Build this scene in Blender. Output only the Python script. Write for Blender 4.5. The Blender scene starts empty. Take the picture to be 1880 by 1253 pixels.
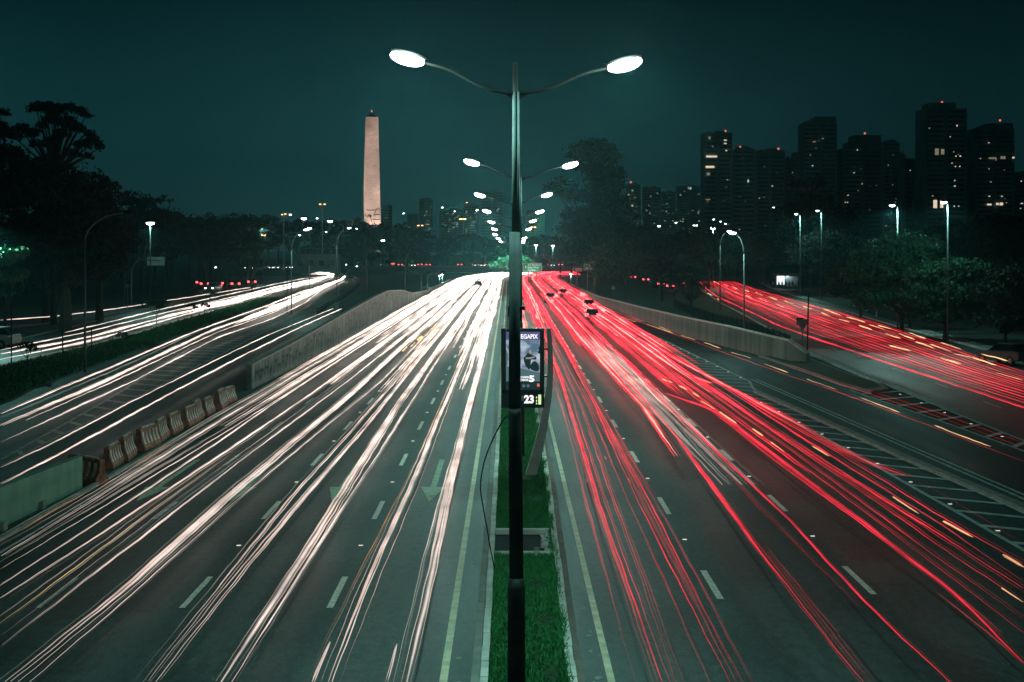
import bpy, math, random
import numpy as np
from mathutils import Vector, Matrix

# ------------------------------------------------------------------ camera
F, H0, VX, VY = 2600.0, 8.0, 934.0, 458.0
S = bpy.context.scene
C = S.collection
cam_d = bpy.data.cameras.new('camera')
cam = bpy.data.objects.new('camera', cam_d); C.objects.link(cam)
cam.location = (0, 0, H0); cam.rotation_euler = (math.radians(90), 0, 0)
cam_d.sensor_width = 36; cam_d.lens = 36 * F / 1880
cam_d.shift_x = (940 - VX) / 1880; cam_d.shift_y = (VY - 626.5) / 1880
cam_d.clip_start = 0.5; cam_d.clip_end = 9000
S.camera = cam

# ------------------------------------------------------------------ night sky, exposure
W = bpy.data.worlds.new('World'); S.world = W; W.use_nodes = True
nt = W.node_tree; N = nt.nodes; L = nt.links; N.clear()
def wn(t, **k):
    n = N.new(t)
    for a, b in k.items(): setattr(n, a, b)
    return n
out = wn('ShaderNodeOutputWorld'); bg = wn('ShaderNodeBackground'); L.new(bg.outputs[0], out.inputs[0])
tc = wn('ShaderNodeTexCoord'); sp = wn('ShaderNodeSeparateXYZ'); L.new(tc.outputs['Generated'], sp.inputs[0])
ramp = wn('ShaderNodeValToRGB'); L.new(sp.outputs['Z'], ramp.inputs[0])
cr = ramp.color_ramp
cr.elements[0].position = 0.0; cr.elements[0].color = (0.0130, 0.0600, 0.0660, 1)
cr.elements[1].position = 0.5; cr.elements[1].color = (0.0006, 0.0050, 0.0062, 1)
e = cr.elements.new(0.07); e.color = (0.0080, 0.0500, 0.0560, 1)
e = cr.elements.new(0.17); e.color = (0.0014, 0.0170, 0.0205, 1)
nz = wn('ShaderNodeTexNoise'); nz.inputs['Scale'].default_value = 4.0; nz.inputs['Detail'].default_value = 6
L.new(tc.outputs['Generated'], nz.inputs['Vector'])
az = wn('ShaderNodeMapRange'); az.inputs[1].default_value = -0.1; az.inputs[2].default_value = 0.42
az.inputs[3].default_value = 1.0; az.inputs[4].default_value = 0.42
L.new(sp.outputs['X'], az.inputs[0])
mr = wn('ShaderNodeMapRange'); mr.inputs[3].default_value = 0.62; mr.inputs[4].default_value = 1.38
L.new(nz.outputs[0], mr.inputs[0])
mu = wn('ShaderNodeMath', operation='MULTIPLY'); L.new(az.outputs[0], mu.inputs[0]); L.new(mr.outputs[0], mu.inputs[1])
L.new(ramp.outputs[0], bg.inputs[0]); L.new(mu.outputs[0], bg.inputs[1])
S.view_settings.view_transform = 'Standard'; S.view_settings.look = 'None'
S.view_settings.exposure = 0.0; S.view_settings.gamma = 1.0
S.cycles.use_denoising = True
S.cycles.transparent_max_bounces = 48
S.cycles.max_bounces = 5; S.cycles.volume_bounces = 0; S.cycles.diffuse_bounces = 2; S.cycles.glossy_bounces = 2
S.cycles.sample_clamp_indirect = 3.0

# ------------------------------------------------------------------ helpers
rnd = random.Random(7); R = np.random.default_rng(11)
def G(px, py, z=0.0):                       # a point of the place at height z, measured on the photograph
    k = (H0 - z) / (py - VY)
    return ((px - VX) * k, F * k, z)
def XZ(px, py, Y):                          # the point at distance Y
    return ((px - VX) * Y / F, Y, H0 - (py - VY) * Y / F)
def ground_z(x, y):
    d = 0.0
    if y > 445: d = -5.0 * min(1.0, (y - 445) / 70.0)
    if y > 600: d *= max(0.0, 1 - (y - 600) / 60)
    lat = max(0.0, min(1.0, (62 - abs(x + 2)) / 15.0))
    return d * lat

class MB:
    def __init__(s): s.v = []; s.f = []; s.m = []; s.n = 0
    def add(s, v, f, mi=0):
        s.v.extend([tuple(p) for p in v]); s.f.extend([tuple(i + s.n for i in q) for q in f]); s.m.extend([mi] * len(f)); s.n += len(v)
    def box(s, c, d, mi=0, rz=0.0, rx=0.0, ry=0.0, tap=1.0):
        x, y, z = d[0] / 2, d[1] / 2, d[2] / 2
        vs = [(-x, -y, -z), (x, -y, -z), (x, y, -z), (-x, y, -z), (-x * tap, -y * tap, z), (x * tap, -y * tap, z), (x * tap, y * tap, z), (-x * tap, y * tap, z)]
        M = Matrix.Translation(c) @ Matrix.Rotation(rz, 4, 'Z') @ Matrix.Rotation(ry, 4, 'Y') @ Matrix.Rotation(rx, 4, 'X')
        s.add([M @ Vector(v) for v in vs], [(0, 3, 2, 1), (4, 5, 6, 7), (0, 1, 5, 4), (1, 2, 6, 5), (2, 3, 7, 6), (3, 0, 4, 7)], mi)
    def tube(s, pts, rs, n=8, mi=0, cap=True):
        pts = [Vector(p) for p in pts]
        if not isinstance(rs, (list, tuple)): rs = [rs] * len(pts)
        vs = []; u = None
        for i, p in enumerate(pts):
            t = (pts[min(i + 1, len(pts) - 1)] - pts[max(i - 1, 0)]).normalized()
            if u is None: u = t.orthogonal().normalized()
            else: u = (u - t * u.dot(t)).normalized()
            w = t.cross(u)
            for k in range(n):
                a = 2 * math.pi * k / n
                vs.append(p + (u * math.cos(a) + w * math.sin(a)) * rs[i])
        fs = []
        for i in range(len(pts) - 1):
            for k in range(n):
                a = i * n + k; b = i * n + (k + 1) % n
                fs.append((a, b, b + n, a + n))
        if cap: fs.append(tuple(range(n))[::-1]); fs.append(tuple(range((len(pts) - 1) * n, len(pts) * n)))
        s.add(vs, fs, mi)
    def ell(s, c, r, mi=0, seg=12, rings=7, M=None):
        vs = []; fs = []
        for i in range(rings + 1):
            th = math.pi * i / rings
            for k in range(seg):
                a = 2 * math.pi * k / seg
                v = Vector((r[0] * math.sin(th) * math.cos(a), r[1] * math.sin(th) * math.sin(a), r[2] * math.cos(th)))
                if M is not None: v = M @ v
                vs.append(v + Vector(c))
        for i in range(rings):
            for k in range(seg):
                a = i * seg + k; b = i * seg + (k + 1) % seg
                fs.append((a, a + seg, b + seg, b))
        s.add(vs, fs, mi)
    def prism(s, poly, z0, z1, mi=0):        # poly in xy
        n = len(poly)
        vs = [(p[0], p[1], z0) for p in poly] + [(p[0], p[1], z1) for p in poly]
        fs = [tuple(range(n))[::-1], tuple(range(n, 2 * n))] + [(i, (i + 1) % n, (i + 1) % n + n, i + n) for i in range(n)]
        s.add(vs, fs, mi)
    def build(s, name, mats, parent=None, smooth=False):
        me = bpy.data.meshes.new(name); me.from_pydata(s.v, [], s.f)
        if not isinstance(mats, (list, tuple)): mats = [mats]
        for m in mats: me.materials.append(m)
        if len(mats) > 1: me.polygons.foreach_set('material_index', s.m)
        if smooth: me.polygons.foreach_set('use_smooth', [True] * len(s.f))
        me.update()
        o = bpy.data.objects.new(name, me); C.objects.link(o)
        if parent is not None: o.parent = parent
        return o
def tag(o, label=None, cat=None, group=None, kind=None):
    if label: o['label'] = label
    if cat: o['category'] = cat
    if group: o['group'] = group
    if kind: o['kind'] = kind
    return o
def empty(name, loc, label, cat, group=None, rz=0.0):
    o = bpy.data.objects.new(name, None); C.objects.link(o); o.empty_display_size = 0.3
    o.location = loc; o.rotation_euler = (0, 0, rz); return tag(o, label, cat, group)
def kids(o): return [c for c in bpy.data.objects if c.parent is o]
def copy_tree(src, loc, rz=None, label=None, group=None, scale=None, chl=None):
    c = src.copy(); C.objects.link(c); c.location = loc
    if rz is not None: c.rotation_euler = (0, 0, rz)
    if scale is not None: c.scale = (scale, scale, scale) if not isinstance(scale, (tuple, list)) else scale
    if label: c['label'] = label
    if group: c['group'] = group
    def rec(a, b):
        for k in kids(a):
            d = k.copy(); C.objects.link(d); d.parent = b; rec(k, d)
    rec(src, c)
    return c

# ------------------------------------------------------------------ materials
def mat(name, col, rough=0.7, metal=0.0, noise=0.0, nscale=4.0, col2=None, bump=0.0, spec=0.5, coord='Object', det=5, stretch=None):
    m = bpy.data.materials.new(name); m.use_nodes = True
    t = m.node_tree; b = t.nodes['Principled BSDF']
    b.inputs['Base Color'].default_value = (*col, 1); b.inputs['Roughness'].default_value = rough
    b.inputs['Metallic'].default_value = metal; b.inputs['Specular IOR Level'].default_value = spec
    if noise > 0 or col2:
        tcn = t.nodes.new('ShaderNodeTexCoord'); n = t.nodes.new('ShaderNodeTexNoise')
        n.inputs['Scale'].default_value = nscale; n.inputs['Detail'].default_value = det
        src = tcn.outputs[coord]
        if stretch:
            mp = t.nodes.new('ShaderNodeMapping'); mp.inputs['Scale'].default_value = stretch; t.links.new(src, mp.inputs[0]); src = mp.outputs[0]
        t.links.new(src, n.inputs['Vector'])
        r = t.nodes.new('ShaderNodeValToRGB'); r.color_ramp.elements[0].position = 0.35; r.color_ramp.elements[1].position = 0.65
        c2 = col2 if col2 else tuple(min(1, c * (1 + noise)) for c in col)
        c1 = col if col2 else tuple(c * (1 - noise) for c in col)
        r.color_ramp.elements[0].color = (*c1, 1); r.color_ramp.elements[1].color = (*c2, 1)
        t.links.new(n.outputs[0], r.inputs[0]); t.links.new(r.outputs[0], b.inputs['Base Color'])
        if bump:
            bp = t.nodes.new('ShaderNodeBump'); bp.inputs['Strength'].default_value = bump; bp.inputs['Distance'].default_value = 0.05
            t.links.new(n.outputs[0], bp.inputs['Height']); t.links.new(bp.outputs[0], b.inputs['Normal'])
    return m
def emis(name, col, st, sampling='AUTO'):
    m = bpy.data.materials.new(name); m.use_nodes = True; t = m.node_tree; t.nodes.clear()
    o = t.nodes.new('ShaderNodeOutputMaterial'); e = t.nodes.new('ShaderNodeEmission')
    e.inputs[0].default_value = (*col, 1); e.inputs[1].default_value = st
    t.links.new(e.outputs[0], o.inputs[0]); m.cycles.emission_sampling = sampling
    return m
def trail_mat(name, col, st, add, y0=60.0, p=0.8, lo=0.5, hi=3.0):
    # light left by lamps moving along the road: brighter where they moved slowly (far down the queue)
    m = bpy.data.materials.new(name); m.use_nodes = True; t = m.node_tree; t.nodes.clear()
    o = t.nodes.new('ShaderNodeOutputMaterial'); e = t.nodes.new('ShaderNodeEmission'); e.inputs[0].default_value = (*col, 1)
    g = t.nodes.new('ShaderNodeNewGeometry'); s = t.nodes.new('ShaderNodeSeparateXYZ'); t.links.new(g.outputs['Position'], s.inputs[0])
    d = t.nodes.new('ShaderNodeMath'); d.operation = 'DIVIDE'; d.inputs[1].default_value = y0; t.links.new(s.outputs['Y'], d.inputs[0])
    w = t.nodes.new('ShaderNodeMath'); w.operation = 'POWER'; w.inputs[1].default_value = p; t.links.new(d.outputs[0], w.inputs[0])
    c = t.nodes.new('ShaderNodeClamp'); c.inputs[1].default_value = lo; c.inputs[2].default_value = hi; t.links.new(w.outputs[0], c.inputs[0])
    nn = t.nodes.new('ShaderNodeTexNoise'); nn.inputs['Scale'].default_value = 0.35; nn.inputs['Detail'].default_value = 4
    t.links.new(g.outputs['Position'], nn.inputs['Vector'])
    q = t.nodes.new('ShaderNodeMapRange'); q.inputs[1].default_value = .3; q.inputs[2].default_value = .7; q.inputs[3].default_value = 0.55; q.inputs[4].default_value = 1.4
    t.links.new(nn.outputs[0], q.inputs[0])
    k = t.nodes.new('ShaderNodeMath'); k.operation = 'MULTIPLY'; t.links.new(q.outputs[0], k.inputs[0]); t.links.new(c.outputs[0], k.inputs[1])
    k2 = t.nodes.new('ShaderNodeMath'); k2.operation = 'MULTIPLY'; k2.inputs[1].default_value = st; t.links.new(k.outputs[0], k2.inputs[0])
    t.links.new(k2.outputs[0], e.inputs[1])
    if add:
        tr = t.nodes.new('ShaderNodeBsdfTransparent'); a = t.nodes.new('ShaderNodeAddShader')
        t.links.new(tr.outputs[0], a.inputs[0]); t.links.new(e.outputs[0], a.inputs[1]); t.links.new(a.outputs[0], o.inputs[0])
    else: t.links.new(e.outputs[0], o.inputs[0])
    m.cycles.emission_sampling = 'NONE'
    return m
def asphalt(name, base, hi, glossy=0.55):
    m = bpy.data.materials.new(name); m.use_nodes = True; t = m.node_tree; b = t.nodes['Principled BSDF']
    g = t.nodes.new('ShaderNodeTexCoord')
    def noise(scale, stretch, det=6):
        mp = t.nodes.new('ShaderNodeMapping'); mp.inputs['Scale'].default_value = stretch
        n = t.nodes.new('ShaderNodeTexNoise'); n.inputs['Scale'].default_value = scale; n.inputs['Detail'].default_value = det
        t.links.new(g.outputs['Object'], mp.inputs[0]); t.links.new(mp.outputs[0], n.inputs['Vector']); return n
    n1 = noise(1.0, (0.9, 0.05, 1)); n2 = noise(0.35, (1, 0.6, 1)); n3 = noise(16, (1, 1, 1), 3); n4 = noise(5, (1.0, .6, 1), 8)
    mx = t.nodes.new('ShaderNodeMix'); mx.data_type = 'FLOAT'; mx.inputs[0].default_value = .5
    t.links.new(n1.outputs[0], mx.inputs[2]); t.links.new(n2.outputs[0], mx.inputs[3])
    mx2 = t.nodes.new('ShaderNodeMix'); mx2.data_type = 'FLOAT'; mx2.inputs[0].default_value = .35
    t.links.new(mx.outputs[0], mx2.inputs[2]); t.links.new(n4.outputs[0], mx2.inputs[3])
    r = t.nodes.new('ShaderNodeValToRGB'); r.color_ramp.elements[0].position = .43; r.color_ramp.elements[1].position = .57
    r.color_ramp.elements[0].color = (*base, 1); r.color_ramp.elements[1].color = (*hi, 1)
    t.links.new(mx2.outputs[0], r.inputs[0])
    # grit: light stones showing in the binder
    r3 = t.nodes.new('ShaderNodeValToRGB'); r3.color_ramp.elements[0].position = .62; r3.color_ramp.elements[1].position = .74
    r3.color_ramp.elements[0].color = (0, 0, 0, 1); r3.color_ramp.elements[1].color = (1, 1, 1, 1)
    t.links.new(n3.outputs[0], r3.inputs[0])
    mc = t.nodes.new('ShaderNodeMix'); mc.data_type = 'RGBA'; mc.inputs[7].default_value = (.20, .22, .21, 1)
    t.links.new(r3.outputs[0], mc.inputs[0]); t.links.new(r.outputs[0], mc.inputs[6]); t.links.new(mc.outputs[2], b.inputs['Base Color'])
    rr = t.nodes.new('ShaderNodeMapRange'); rr.inputs[3].default_value = glossy - .12; rr.inputs[4].default_value = glossy + .2
    t.links.new(n1.outputs[0], rr.inputs[0]); t.links.new(rr.outputs[0], b.inputs['Roughness'])
    bp = t.nodes.new('ShaderNodeBump'); bp.inputs['Strength'].default_value = .25; bp.inputs['Distance'].default_value = .01
    t.links.new(n3.outputs[0], bp.inputs['Height']); t.links.new(bp.outputs[0], b.inputs['Normal'])
    return m

HAZE = 0.00042
def wear(m, amt=.56):
    t = m.node_tree; b = t.nodes['Principled BSDF']; src = b.inputs['Base Color'].links[0].from_socket
    tcn = t.nodes.new('ShaderNodeTexCoord'); n = t.nodes.new('ShaderNodeTexNoise'); n.inputs['Scale'].default_value = 9; n.inputs['Detail'].default_value = 10; n.inputs['Roughness'].default_value = .7
    t.links.new(tcn.outputs['Object'], n.inputs['Vector'])
    r = t.nodes.new('ShaderNodeValToRGB'); r.color_ramp.elements[0].position = amt; r.color_ramp.elements[1].position = amt + .05
    t.links.new(n.outputs[0], r.inputs[0])
    x = t.nodes.new('ShaderNodeMix'); x.data_type = 'RGBA'; x.inputs[7].default_value = (.04, .055, .052, 1)
    t.links.new(r.outputs[0], x.inputs[0]); t.links.new(src, x.inputs[6]); t.links.new(x.outputs[2], b.inputs['Base Color'])
LAMP = (0.40, 1.0, 0.88)
M = {}
M['asphalt'] = asphalt('asphalt', (.011, .025, .024), (.038, .064, .061))
M['asphalt_dark'] = asphalt('asphalt_dark', (.009, .016, .016), (.026, .038, .037))
M['earth'] = mat('park_ground', (.010, .022, .012), .95, noise=.6, nscale=.25)
M['turf'] = mat('turf', (.030, .026, .014), .95, col2=(.008, .060, .018), nscale=1.1, det=9, bump=.4)
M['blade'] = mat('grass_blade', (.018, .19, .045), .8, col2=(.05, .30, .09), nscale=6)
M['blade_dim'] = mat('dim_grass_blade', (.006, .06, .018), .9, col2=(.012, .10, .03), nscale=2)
M['paint'] = mat('road_paint', (.46, .44, .38), .6, col2=(.80, .76, .66), nscale=7, det=8)
M['paint_yellow'] = mat('yellow_road_paint', (.40, .38, .24), .6, col2=(.68, .62, .42), nscale=3, det=8)
M['paint_worn'] = mat('worn_road_paint', (.16, .19, .18), .75, col2=(.40, .44, .42), nscale=2.5, det=8)
M['kerb'] = mat('kerb_concrete', (.42, .42, .38), .85, col2=(.66, .64, .58), nscale=1.6, bump=.3, det=9)
M['gutter'] = mat('gutter_concrete', (.16, .17, .15), .85, col2=(.26, .26, .23), nscale=2.0, bump=.2, det=9)
M['brown'] = mat('brown_gutter', (.13, .11, .09), .9, col2=(.2, .17, .14), nscale=2)
M['concrete'] = mat('concrete', (.22, .24, .22), .85, col2=(.34, .36, .33), nscale=.9, bump=.2, det=10)
M['barrier'] = mat('painted_barrier', (.10, .20, .15), .8, col2=(.17, .30, .22), nscale=1.3, det=10, stretch=(1, 1, .3))
M['pit_shade'] = mat('shaded_pit_floor', (.003, .005, .004), .95, col2=(.012, .016, .013), nscale=6, det=9)  # shade inside the drain pit put into a near-black floor colour
M['pole'] = mat('galvanised_pole', (.055, .07, .065), .75, metal=.1, noise=.25, nscale=3, det=8)
M['pole_dark'] = mat('dark_painted_pole', (.010, .014, .014), .75, col2=(.030, .038, .036), nscale=2.2, det=11, spec=.2)
M['poledim'] = mat('dull_pole', (.10, .12, .115), .6, metal=.2, noise=.2, nscale=2)
M['arm'] = mat('lamp_arm_metal', (.014, .020, .019), .8, noise=.2, spec=.2)
M['lens_big'] = emis('lamp_lens', (1.0, .96, .93), 30, 'NONE')
M['lens_mid'] = emis('lamp_lens_far', (.93, 1.0, .96), 16, 'NONE')
M['lens_sodium'] = emis('sodium_lens', (1.0, .45, .16), 9, 'NONE')
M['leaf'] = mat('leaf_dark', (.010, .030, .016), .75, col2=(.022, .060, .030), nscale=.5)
M['leaf_black'] = mat('leaf_silhouette', (.003, .008, .005), .95, col2=(.006, .015, .010), nscale=.5)  # darkened leaf copy: night silhouette shade put into the colour
M['leaf_lit'] = mat('leaf_lamplit', (.03, .13, .06), .6, col2=(.06, .21, .09), nscale=.9)  # brightened leaf copy: lamplight on foliage put into the colour
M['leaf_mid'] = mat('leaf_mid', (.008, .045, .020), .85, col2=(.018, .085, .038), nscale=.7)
M['bark'] = mat('bark', (.03, .028, .022), .95, noise=.4, nscale=6)
M['black'] = mat('black_plastic', (.008, .009, .009), .45)
M['frame'] = mat('clock_frame', (.018, .022, .022), .4, metal=.3, noise=.2)
M['steel'] = mat('grey_painted_steel', (.32, .36, .34), .45, noise=.18, nscale=3)
M['orange'] = mat('orange_plastic', (.10, .035, .022), .8, col2=(.34, .13, .08), nscale=4, det=9)
M['whiteplastic'] = mat('white_plastic', (.20, .15, .12), .7, col2=(.75, .66, .58), nscale=2.5, det=8)
M['sign_green'] = emis('sign_green', (.0, .13, .055), 1.0)
M['sign_green2'] = mat('sign_green_sheet', (.02, .22, .12), .5, noise=.15)
M['sign_back'] = mat('sign_back', (.14, .20, .19), .6, noise=.2)
M['sign_white'] = mat('sign_white_sheet', (.55, .58, .52), .5, noise=.12)
M['sign_text'] = mat('sign_lettering', (.75, .8, .72), .5, noise=.05)
M['red'] = emis('tail_lamp', (1.0, .07, .08), 6, 'NONE')
M['head'] = emis('head_lamp', (1.0, .93, .86), 9, 'NONE')
M['beacon'] = emis('beacon', (1.0, .18, .15), 1.6, 'NONE')
M['beacon_w'] = emis('beacon_pale', (1.0, .75, .6), 3, 'NONE')
M['obelisk'] = None
for k_ in ('paint', 'paint_yellow', 'paint_worn'): wear(M[k_], .63)
# ------------------------------------------------------------------ ground and roads
def shift(Y): return 0.00085 * max(0.0, Y - 345) ** 2         # the avenue bends right beyond the median lamps
def make_ground():
    xs = np.concatenate([np.linspace(-2500, -80, 12), np.linspace(-64, 64, 33), np.linspace(80, 2500, 12)])
    ys = np.concatenate([np.linspace(-40, 430, 12), np.linspace(445, 670, 16), np.linspace(700, 4200, 14)])
    v = [(x, y, ground_z(x, y) - .02) for y in ys for x in xs]
    n = len(xs); f = [(j * n + i, j * n + i + 1, (j + 1) * n + i + 1, (j + 1) * n + i) for j in range(len(ys) - 1) for i in range(n - 1)]
    b = MB(); b.add(v, f); return tag(b.build('ground', M['earth']), kind='structure')
make_ground()
def interp(pts, Y):
    ys = [p[1] for p in pts]; xs = [p[0] for p in pts]
    o = np.argsort(ys); return float(np.interp(Y, np.array(ys)[o], np.array(xs)[o]))
def band(name, left, right, z, m, y0=None, y1=None, step=6.0, top=None):
    """strip of ground between two edge curves, each [(x, y)...]"""
    y0 = min(p[1] for p in left) if y0 is None else y0; y1 = max(p[1] for p in left) if y1 is None else y1
    n = max(2, int((y1 - y0) / step) + 1); b = MB(); v = []; f = []
    for i in range(n):
        Y = y0 + (y1 - y0) * i / (n - 1)
        a, c = interp(left, Y) , interp(right, Y)
        for x in (a, c): v.append((x, Y, z + ground_z(x, Y)))
    for i in range(n - 1): f.append((2 * i, 2 * i + 1, 2 * i + 3, 2 * i + 2))
    b.add(v, f); o = b.build(name, m); tag(o, kind='structure'); return o
def curve(X, y0, y1, n=60): return [(X + shift(y), y) for y in np.linspace(y0, y1, n)]
def P(*px): return [G(*p)[:2] for p in px]
Y0, Y1 = 8.0, 520.0
LK = -14.2; RKs = [(16.8, 8), (16.8, 45), (15.6, 66), (14.5, 90), (13.4, 135), (12.9, 200), (12.6, 345)] + [(12.4 + shift(y), y) for y in (380, 420, 460, 520)]
WALLX = [(22.4, 100), (19.9, 100.5), (16.4, 133), (13.6, 210), (12.8, 289), (12.9, 345), (18, 420), (27, 480)]
band('road_surface', curve(LK, Y0, Y1), curve(-.70, Y0, Y1), 0.0, M['asphalt'])
band('road_surface', curve(1.38, Y0, Y1), RKs, 0.0, M['asphalt'])
# exit road on the right, from the hatch out to the island
EXL = [(16.8, 8), (16.8, 45), (15.6, 66), (14.5, 90), (13.4, 135), (12.9, 200), (12.6, 345)]
EXR = [(20.9, 8), (20.6, 55), (19.7, 78), (19.1, 88), (18.4, 107), (15.8, 135), (13.3, 210), (12.75, 289), (12.65, 345)]
band('exit_road_surface', EXL, EXR, 0.004, M['asphalt_dark'])
# right side road
SRL = [(20.9, 8), (21.2, 55), (22.1, 82), (23.0, 112), (25.2, 131), (28.5, 170), (31.5, 210), (37, 270), (45, 340), (58, 430)]
SRR = [(35.5, 8), (35.5, 70), (37.3, 108), (40, 148), (42.7, 176), (47.0, 225), (51, 267), (60, 340), (76, 430)]
band('side_road_surface', SRL, SRR, 0.004, M['asphalt'])
# left side roads
L2R = [(-15.0, 8), (-15.0, 60), (-15.2, 110), (-17.5, 150), (-24, 200), (-31, 260), (-38, 320), (-44.5, 385), (-50, 410), (-62, 430), (-90, 445)]
L2L = P((0, 748), (66, 714), (226, 655), (314, 621), (420, 585), (500, 556), (560, 533), (612, 506))
L2L = [(L2L[0][0] + .8, 8)] + L2L[:7] + [(-50.5, 350), (-58, 390), (-75, 412), (-100, 424)]
band('side_road_surface', L2L, L2R, 0.004, M['asphalt'])
L3R = P((0, 674), (226, 621), (314, 594), (500, 541)); L3R = [(-34.5, 8)] + L3R + [(-45, 270), (-50.5, 350), (-58, 390), (-75, 405)]
L3L = P((0, 632), (300, 560), (500, 518)); L3L = [(-43, 8)] + L3L + [(-60, 350), (-74, 385), (-88, 400)]
band('side_road_surface', L3L, L3R, 0.006, M['asphalt'])
band('grass_strip', L3R[:7], L2L[:7] + [(-46, 260)], 0.010, M['turf'], y1=300)
band('park_road_surface', [(-58, 60), (-56.5, 147), (-54, 273), (-60, 400)], [(-50, 60), (-49.5, 147), (-47.5, 273), (-53, 400)], 0.003, M['asphalt_dark'])
# verge between exit road wall and right side road
band('grass_verge', [(x + .5, y) for x, y in WALLX[1:]], [(x - .6, y) for x, y in SRL[2:9]] + [(37, 480)], 0.004, M['turf'], y0=101, y1=330)
band('grass_verge', [(x + 1.6, y) for x, y in SRR[1:]], [(x + 90, y) for x, y in SRR[1:]], 0.006, M['earth'])
band('pavement', [(x + .12, y) for x, y in SRR], [(x + 1.7, y) for x, y in SRR], 0.09, M['gutter'])

# kerbs
def kerb(name, pts, w, h, m, y0=None, y1=None, step=3.0, kind='structure', joints=True):
    ys = [p[1] for p in pts]; y0 = min(ys) if y0 is None else y0; y1 = max(ys) if y1 is None else y1
    b = MB(); Y = y0
    while Y < y1 - .01:
        st = step if Y < 120 else step * 4
        Yn = min(y1, Y + st); g = 0.012 if joints else 0
        a, c = interp(pts, Y), interp(pts, Yn); z = ground_z(a, Y)
        dx = rnd.uniform(-.008, .008)
        b.prism([(a - w / 2 + dx, Y + g), (a + w / 2 + dx, Y + g), (c + w / 2 + dx, Yn - g), (c - w / 2 + dx, Yn - g)], z - .1, z + h + rnd.uniform(-.005, .005))
        Y = Yn
    return tag(b.build(name, m), kind=kind)
kerb('gutter', curve(-.61, Y0, 440), .17, .035, M['gutter'], step=4, joints=False)
kerb('kerb', curve(-.445, Y0, 440), .145, .15, M['kerb'], step=1.0)
MR = [(1.16, 8), (1.16, 26), (1.35, 50), (1.37, 440)]
MRc = [(interp(MR, y) + shift(y), y) for y in np.linspace(8, 440, 90)]
kerb('kerb', MRc, .16, .15, M['kerb'], step=1.0)
kerb('gutter', [(x + .17, y) for x, y in MRc], .15, .03, M['brown'], step=4, joints=False)
kerb('kerb', curve(-13.95, Y0, 330), .14, .12, M['gutter'], step=1.0)
kerb('kerb', [(a[0] + .1, a[1]) for a in SRR], .16, .14, M['kerb'], step=2)
kerb('kerb', [(a[0] - .1, a[1]) for a in SRL[2:]], .16, .12, M['kerb'], y0=84, y1=300, step=2)
kerb('kerb', [(-.1 + a[0], a[1]) for a in L3R[:6]], .14, .1, M['kerb'], step=2)
kerb('kerb', [(a[0] + .1, a[1]) for a in L3L[:6]], .14, .1, M['gutter'], step=2)
# median turf and its drain pit
PIT = (G(0, 1022)[1], G(0, 983)[1])
def medturf(y0, y1):
    b = MB(); n = max(2, int((y1 - y0) / 1.2)); v = []; f = []
    for i in range(n + 1):
        Y = y0 + (y1 - y0) * i / n
        for k in range(7):
            a = -.36 + shift(Y); c = interp(MRc, Y) - .09
            z = .10 + .03 * math.sin(k * 1.7 + Y * .9) * math.cos(Y * .53 + k)
            v.append((a + (c - a) * k / 6, Y, z if 0 < k < 6 else .09))
    for i in range(n):
        for k in range(6): q = i * 7 + k; f.append((q, q + 1, q + 8, q + 7))
    b.add(v, f); return tag(b.build('median_turf', M['turf'], smooth=True), kind='structure')
medturf(8, PIT[0] - .25); medturf(PIT[1] + .25, 430)
b = MB()
mid = interp(MRc, 35) - .09
b.prism([(-.36, PIT[0] - .25), (mid, PIT[0] - .25), (mid, PIT[0] - .02), (-.36, PIT[0] - .02)], -.3, .15)
b.prism([(-.36, PIT[1] + .02), (mid, PIT[1] + .02), (mid, PIT[1] + .25), (-.36, PIT[1] + .25)], -.3, .15)
tag(b.build('drain_edging', M['kerb']), kind='structure')
b = MB(); b.box(((mid - .36) / 2, sum(PIT) / 2, .0), (mid + .36, PIT[1] - PIT[0] + .04, .03))
tag(b.build('drain_floor', M['pit_shade']), kind='structure')
pit = empty('drain_pipe', (.72, 36.4, 0.015), 'short grey concrete stub standing in the open median drain pit', 'drain pipe')
b = MB(); b.tube([(0, 0, 0), (0, 0, .28)], .07, 10); b.build('pipe', M['kerb'], pit); b = MB(); b.tube([(0, 0, .28), (0, 0, .31)], .085, 10); b.build('cap', M['gutter'], pit)
rub = MB()
for i in range(40):
    rub.box((R.uniform(.9, 1.2), R.uniform(PIT[0], PIT[1]), .04 + R.uniform(0, .05)), (R.uniform(.04, .14), R.uniform(.04, .14), R.uniform(.02, .08)), rz=R.uniform(0, 3))
tag(rub.build('rubble', M['kerb']), 'broken concrete lumps at the right side of the median drain pit', 'rubble', kind='stuff')

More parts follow.
